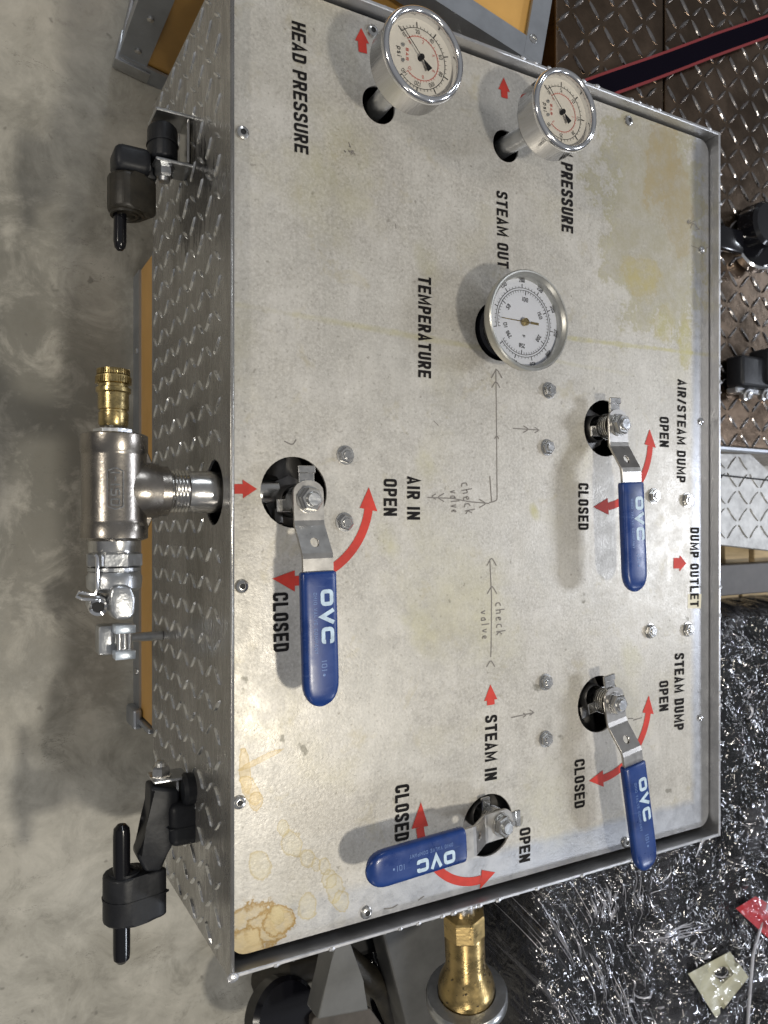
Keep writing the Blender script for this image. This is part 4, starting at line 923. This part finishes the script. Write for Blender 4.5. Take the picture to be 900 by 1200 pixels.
# paler loose plate
lp = thing('loose_tread_plate', 'pale worn tread plate sheet with a clipped corner, between dark case and pallet', 'metal plate', (.9, .03, 0))
zz = .225; q = [W(838, 531, zz), W(880, 531, zz), W(905, 556, zz), W(960, 600, zz), W(960, 652, zz), W(838, 638, zz)]; q = [V((p.x, p.y)) for p in q]
bm = B(); prism(bm, q, zz-.012, zz-.001, .001, 1); obj('sheet', bm, 'tread_light', lp)
def ins(p):
    n = len(q); return all(((q[(i+1) % n]-q[i]).cross(V((p.x, p.y))-q[i])) < -.0008 for i in range(n))
bm = tread(B(), (.80, -.06, zz-.001), (1, 0, 0), (0, 1, 0), (0, 0, 1), .35, .25, inside=ins); obj('tread_pattern', bm, 'tread_light', lp, stuff=True)
bm = B(); a, b = W(838, 556, zz), W(930, 566, zz); tube(bm, [a+V((0, 0, .0004)), b+V((0, 0, .0004))], .0012, 6); obj('seam', bm, 'black', lp)
bm = B(); box(bm, (.93, .035, .105), (.18, .05, .205)); obj('support_post', bm, 'wood_d', lp)
# pallet
pl = thing('wood_pallet', 'pale wooden pallet under a dark strip, right of the DUMP OUTLET lettering', 'pallet', (.93, -.06, 0))
def board(x0, y0_, x1, y1_, z, m='wood', th=.018, name='board'):
    a, b = W(x0, y0_, z), W(x1, y1_, z); bm = B(); box(bm, ((a.x+b.x)/2, (a.y+b.y)/2, z-th/2), (abs(b.x-a.x), abs(b.y-a.y), th), random.uniform(-.02, .02), .0015); obj(name, bm, m, pl)
for x0, x1 in ((850, 878), (884, 908), (914, 945)): board(x0, 634, x1, 668, .16, 'wood', .018)
board(838, 661, 965, 690, .185, 'dark_strip', .03, 'steel_strip')
for x0, x1 in ((842, 866), (870, 905), (910, 940)): board(x0, 694, x1, 730, .15, 'wood', .018)
board(830, 630, 965, 735, .08, 'wood_d', .02, 'bottom_board'); board(838, 640, 850, 730, .13, 'wood', .09, 'block')

# ================================================================== SHRINK-WRAPPED BUNDLE
def hgt(x, y):
    ex = min(1, max(0, (x-.505)/.10)); e = ex*ex*(3-2*ex); ey = min(1, max(0, (-.075-y)/.05)); e2 = ey*ey*(3-2*ey)
    base = .03+.20*e*e2
    if x < .80 and y > -.36: base = min(base, .20)
    n = noise.fractal(V((x*9, y*9, 1.3)), 1.0, 2.0, 4)*.026+noise.fractal(V((x*34+3, y*14, 4)), 1.0, 2.0, 3)*.005-abs(noise.noise(V((x*34+y*14, y*13, 7))))*.014
    return max(.01, base+n)
wb = thing('wrapped_bundle', 'dark bundle wrapped in crinkled clear stretch film, lower right corner', 'bundle', (.85, -.5, 0))
bm = B(); nx, ny = 400, 420; X0, X1, Y0, Y1 = .47, 1.35, -.98, -.075; gr = []
for i in range(nx+1):
    for j in range(ny+1):
        x, y = X0+(X1-X0)*i/nx, Y0+(Y1-Y0)*j/ny
        z = hgt(x, y)
        if XL-.02 < x < XR+.008 and y > YB-.006: z = min(z, .02)
        gr.append(bm.verts.new((x, y, z)))
for i in range(nx):
    for j in range(ny): k = i*(ny+1)+j; bm.faces.new((gr[k], gr[k+ny+1], gr[k+ny+2], gr[k+1]))
obj('film', bm, 'film', wb, True)
def onfilm(px, py):
    p = W(px, py, .22)
    for _ in range(8): p = W(px, py, hgt(p.x, p.y))
    return p
def sliver(bm, px, py, L_, wd, a, curl):
    p = onfilm(px, py); n = 4; pts = []; d = V((math.cos(a), math.sin(a))); q = V((p.x, p.y))
    for i in range(n+1):
        pts.append(V((q.x, q.y, hgt(q.x, q.y)+.0012+.0015*math.sin(math.pi*i/n)))); a += curl/n; q = q+V((math.cos(a), math.sin(a)))*L_/n
    tl = random.uniform(-.8, .8); vs = []
    for i, t in enumerate(pts):
        dd = (pts[min(i+1, n)]-pts[max(i-1, 0)]).normalized(); s_ = dd.cross(V((math.sin(tl), math.sin(tl*2.3), 1))).normalized()*wd*(.25+math.sin(math.pi*(i+.3)/(n+.6)))/2
        vs.append((bm.verts.new(t+s_), bm.verts.new(t+V((0, 0, wd*.35))), bm.verts.new(t-s_)))
    for A_, B_ in zip(vs, vs[1:]): bm.faces.new((A_[0], A_[1], B_[1], B_[0])); bm.faces.new((A_[1], A_[2], B_[2], B_[1]))
bm = B(); rs = random.Random(5)
for k in range(1150):
    px = rs.uniform(690, 905); py = rs.uniform(745, 1200)
    if px < 848 and py < 990-.29*(px-848)+3: continue
    dens = noise.noise(V((px/48, py/48, 0)))*.5+.5; lim = min(1, max(0, (px-690)/60))
    if rs.random() > dens**3*3.2*lim: continue
    q_ = rs.random(); wd = rs.uniform(.0003, .0008) if q_ < .82 else rs.uniform(.0010, .0026)
    sliver(bm, px, py, rs.uniform(.012, .034) if q_ > .93 else rs.uniform(.003, .011), wd, rs.gauss(.2, .9), rs.gauss(0, .45) if q_ < .9 else rs.uniform(-1.6, 1.6))
for k in range(190):
    px = rs.uniform(585, 765); py = rs.uniform(1010, 1205)
    if py < 1052-.29*(px-600)+2: continue
    if rs.random() > .25+noise.noise(V((px/14, py/90, 3)))*1.4+.35: continue
    sliver(bm, px, py, rs.uniform(.012, .07), rs.uniform(.0003, .0007), R(-66+rs.uniform(-4, 4)+(690-px)*.10), rs.uniform(-.08, .08))
for k in range(60):
    px = rs.uniform(690, 725); sliver(bm, px, rs.uniform(1032, 1070), rs.uniform(.006, .02), rs.uniform(.0006, .0016), R(-75+rs.uniform(-12, 12)), rs.uniform(-.2, .2))
for k in range(26):
    px = rs.uniform(750, 800); py = rs.uniform(1088, 1104); sliver(bm, px, py, rs.uniform(.015, .05), rs.uniform(.0005, .0011), R(rs.uniform(-12, 10)), rs.uniform(-.2, .2))
for k in range(70):
    px = rs.uniform(820, 900); py = rs.uniform(1095, 1150); sliver(bm, px, py, rs.uniform(.004, .02), rs.uniform(.0006, .0018), rs.gauss(.3, .5), rs.uniform(-.8, .8))
obj('film_glint_creases', bm, 'glint', wb, stuff=True)  # pale raised slivers stand in for specular glints along film creases
def outer_mat(name, ang, sx_, sy_, hz):
    m = bpy.data.materials.new(name); m.use_nodes = True; nt = m.node_tree; N = nt.nodes; L = nt.links; N.clear()
    g = N.new('ShaderNodeNewGeometry'); mp = N.new('ShaderNodeMapping'); mp.vector_type = 'TEXTURE'; mp.inputs['Rotation'].default_value = (0, 0, ang); mp.inputs['Scale'].default_value = (sx_, sy_, .5)
    L.new(g.outputs['Position'], mp.inputs[0])
    n = N.new('ShaderNodeTexNoise'); n.inputs['Scale'].default_value = 1; n.inputs['Detail'].default_value = 4; n.inputs['Roughness'].default_value = .55; n.inputs['Distortion'].default_value = .8; L.new(mp.outputs[0], n.inputs['Vector'])
    b = N.new('ShaderNodeBump'); b.inputs['Strength'].default_value = 1; b.inputs['Distance'].default_value = .007; L.new(n.outputs['Fac'], b.inputs['Height'])
    gl = N.new('ShaderNodeBsdfGlossy'); gl.inputs['Roughness'].default_value = .10; gl.inputs['Color'].default_value = (.62, .62, .67, 1); L.new(b.outputs[0], gl.inputs['Normal'])
    df = N.new('ShaderNodeBsdfDiffuse'); df.inputs['Color'].default_value = (.55, .55, .58, 1)
    mx = N.new('ShaderNodeMixShader'); mx.inputs[0].default_value = .16; L.new(gl.outputs[0], mx.inputs[1]); L.new(df.outputs[0], mx.inputs[2])
    t = N.new('ShaderNodeBsdfTransparent'); r = N.new('ShaderNodeMapRange'); r.inputs['From Min'].default_value = .52; r.inputs['From Max'].default_value = .70; r.inputs['To Min'].default_value = .03; r.inputs['To Max'].default_value = hz; L.new(n.outputs['Fac'], r.inputs['Value'])
    m2 = N.new('ShaderNodeMixShader'); L.new(r.outputs[0], m2.inputs[0]); L.new(t.outputs[0], m2.inputs[1]); L.new(mx.outputs[0], m2.inputs[2])
    o = N.new('ShaderNodeOutputMaterial'); L.new(m2.outputs[0], o.inputs[0]); return m
da = onfilm(735, 1200)-onfilm(640, 1050); sa = math.atan2(da.y, da.x)
def outer(name, x0, x1, y0_, y1_, mm, lift, fold):
    bm = B(); nn = 170; g_ = []
    for i in range(nn+1):
        row = []
        for j in range(nn+1):
            x, y = x0+(x1-x0)*i/nn, y0_+(y1_-y0_)*j/nn
            q_ = V((x*math.cos(-sa)-y*math.sin(-sa), x*math.sin(-sa)+y*math.cos(-sa)))
            z = hgt(x, y)+lift+fold*(1-abs(noise.noise(V((q_.x*3, q_.y*26, lift*90)))))+.004*noise.noise(V((x*30, y*30, 2)))
            if XL-.02 < x < XR+.010 and y > YB-.008: z = min(z, .03)
            row.append(bm.verts.new((x, y, z)))
        g_.append(row)
    for i in range(nn):
        for j in range(nn): bm.faces.new((g_[i][j], g_[i+1][j], g_[i+1][j+1], g_[i][j+1]))
    obj(name, bm, mm, wb, True)
outer('stretched_film', .49, .80, -.95, -.33, outer_mat('stretched_clear_film', sa, .40, .010, .34), .003, .012)
outer('crumpled_film', .745, 1.3, -.95, -.09, outer_mat('crumpled_clear_film', .5, .13, .045, .26), .004, .006)
def patch(pts, m, name, dz=.004):
    bm = B(); n = 10; P_ = pts; g_ = []
    for i in range(n+1):
        row = []
        for j in range(n+1):
            a_, b_ = i/n, j/n
            x = (P_[0][0]*(1-a_)+P_[1][0]*a_)*(1-b_)+(P_[3][0]*(1-a_)+P_[2][0]*a_)*b_; y = (P_[0][1]*(1-a_)+P_[1][1]*a_)*(1-b_)+(P_[3][1]*(1-a_)+P_[2][1]*a_)*b_
            p = onfilm(x, y); row.append(bm.verts.new(p+V((0, 0, dz))))
        g_.append(row)
    for i in range(n):
        for j in range(n): bm.faces.new((g_[i][j], g_[i+1][j], g_[i+1][j+1], g_[i][j+1]))
    obj(name, bm, m, wb, True)
patch([(801, 1138), (850, 1112), (872, 1142), (834, 1190)], 'label_paper', 'paper_label', .007)
patch([(857, 1062), (880, 1048), (905, 1062), (905, 1106)], 'red_plastic', 'red_wrapper', .007)
bm = B(); tube(bm, [onfilm(x, y)+V((0, 0, .006)) for x, y in ((905, 1020), (897, 1050), (888, 1080), (878, 1115), (875, 1150), (871, 1205))], .0022, 8); obj('clear_tube', bm, 'glint', wb, True)

# ================================================================== STEAM INLET COUPLING AND THINGS BELOW THE BOX
sx = W(545, 1066, .29).x; sz = .285
br = thing('brass_coupling', 'large spotted brass hose coupling with a steel flange, below the box edge', 'coupling', (W(545, 1080, sz).x, YB, sz))
a, b = W(543, 1062, sz), W(548, 1200, sz-.035); ax = (b-a).normalized(); L_ = (b-a).length
bm = B(); lathe(bm, [(.0125, -.03), (.0125, .008)], a, ax, 24); obj('nipple', bm, 'steel', br, True)
bm = B(); lathe(bm, [(.012, .004), (.0205, .005), (.0215, .007), (.0215, .029), (.0205, .031)], a, ax, 8, rot=.2); obj('hex', bm, 'brass2', br)
bm = B(); lathe(bm, [(.0195, .030), (.0200, .033), (.0200, .070), (.0215, .078), (.0275, .092), (.0290, .100), (.0290, .118), (.026, .122), (.012, .124)], a, ax, 48); obj('sleeve', bm, 'brass2', br, True)
bm = B(); rs = random.Random(3)
for k in range(70):
    zz_ = .033+.084*math.sqrt(rs.random()); th_ = rs.uniform(0, 6.28); rr_ = .0200 if zz_ < .07 else .0200+(zz_-.07)*.32 if zz_ < .1 else .0290
    m_ = frame(a, ax) @ Matrix.Translation((rr_*math.cos(th_), rr_*math.sin(th_), zz_)) @ Matrix.Rotation(th_, 4, 'Z') @ Matrix.Diagonal((.25, rs.uniform(.7, 1.4), rs.uniform(.5, 1), 1))
    bmesh.ops.create_icosphere(bm, subdivisions=1, radius=rs.uniform(.0006, .0013), matrix=m_)
obj('dark_spots', bm, 'black', br, stuff=True)
bm = B(); lathe(bm, [(.030, .106), (.0405, .107), (.0420, .110), (.0420, .118), (.0395, .122), (.030, .123)], a, ax, 56); obj('flange', bm, 'zinc', br, True)
# grey steel truck under the box end
tk = thing('pallet_truck', 'grey steel pallet truck frame with dark wheel under the box end', 'pallet truck', (.35, -.5, 0))
P = lambda x, y, z: W(x, y, z)
bm = B(); z1 = .16; prism(bm, [P(372, 1195, z1), P(388, 1128, z1), P(396, 1096, z1), P(408, 1096, z1), P(426, 1150, z1), P(432, 1184, z1)], z1-.03, z1, .002); obj('lifting_plate', bm, 'grey_paint', tk)
bm = B(); prism(bm, [P(368, 1197, z1-.034), P(378, 1190, z1-.034), P(436, 1184, z1-.034), P(458, 1215, z1-.034), P(362, 1235, z1-.034)], .09, .122, .002); obj('cross_plate', bm, 'wood_d', tk)
z1 = .12; bm = B(); prism(bm, [P(440, 1062, z1), P(500, 1062, z1), P(520, 1062, z1), P(552, 1240, z1), P(486, 1240, z1)], z1-.04, z1, .003); obj('fork', bm, 'fork', tk)
bm = B(); c = P(322, 1190, .09); cyl(bm, c-V((.0, 0, .0)), (.2, .3, .9), .042, .028, 40, .005); obj('wheel', bm, 'black_gloss', tk, True)
bm = B(); box(bm, (.47, -.46, .035), (.26, .14, .06), .1, .01); obj('axle_frame', bm, 'black', tk)
hs = thing('black_hose', 'black ribbed hose loop lying under the lower box edge beside the fork', 'hose', (.30, -.42, 0))
bm = B(); tube(bm, [P(x, y, z) for x, y, z in ((305, 1150, .04), (345, 1140, .08), (400, 1120, .09), (450, 1160, .07), (480, 1230, .05))], .016, 14); obj('hose_body', bm, 'rubber_d', hs, True)
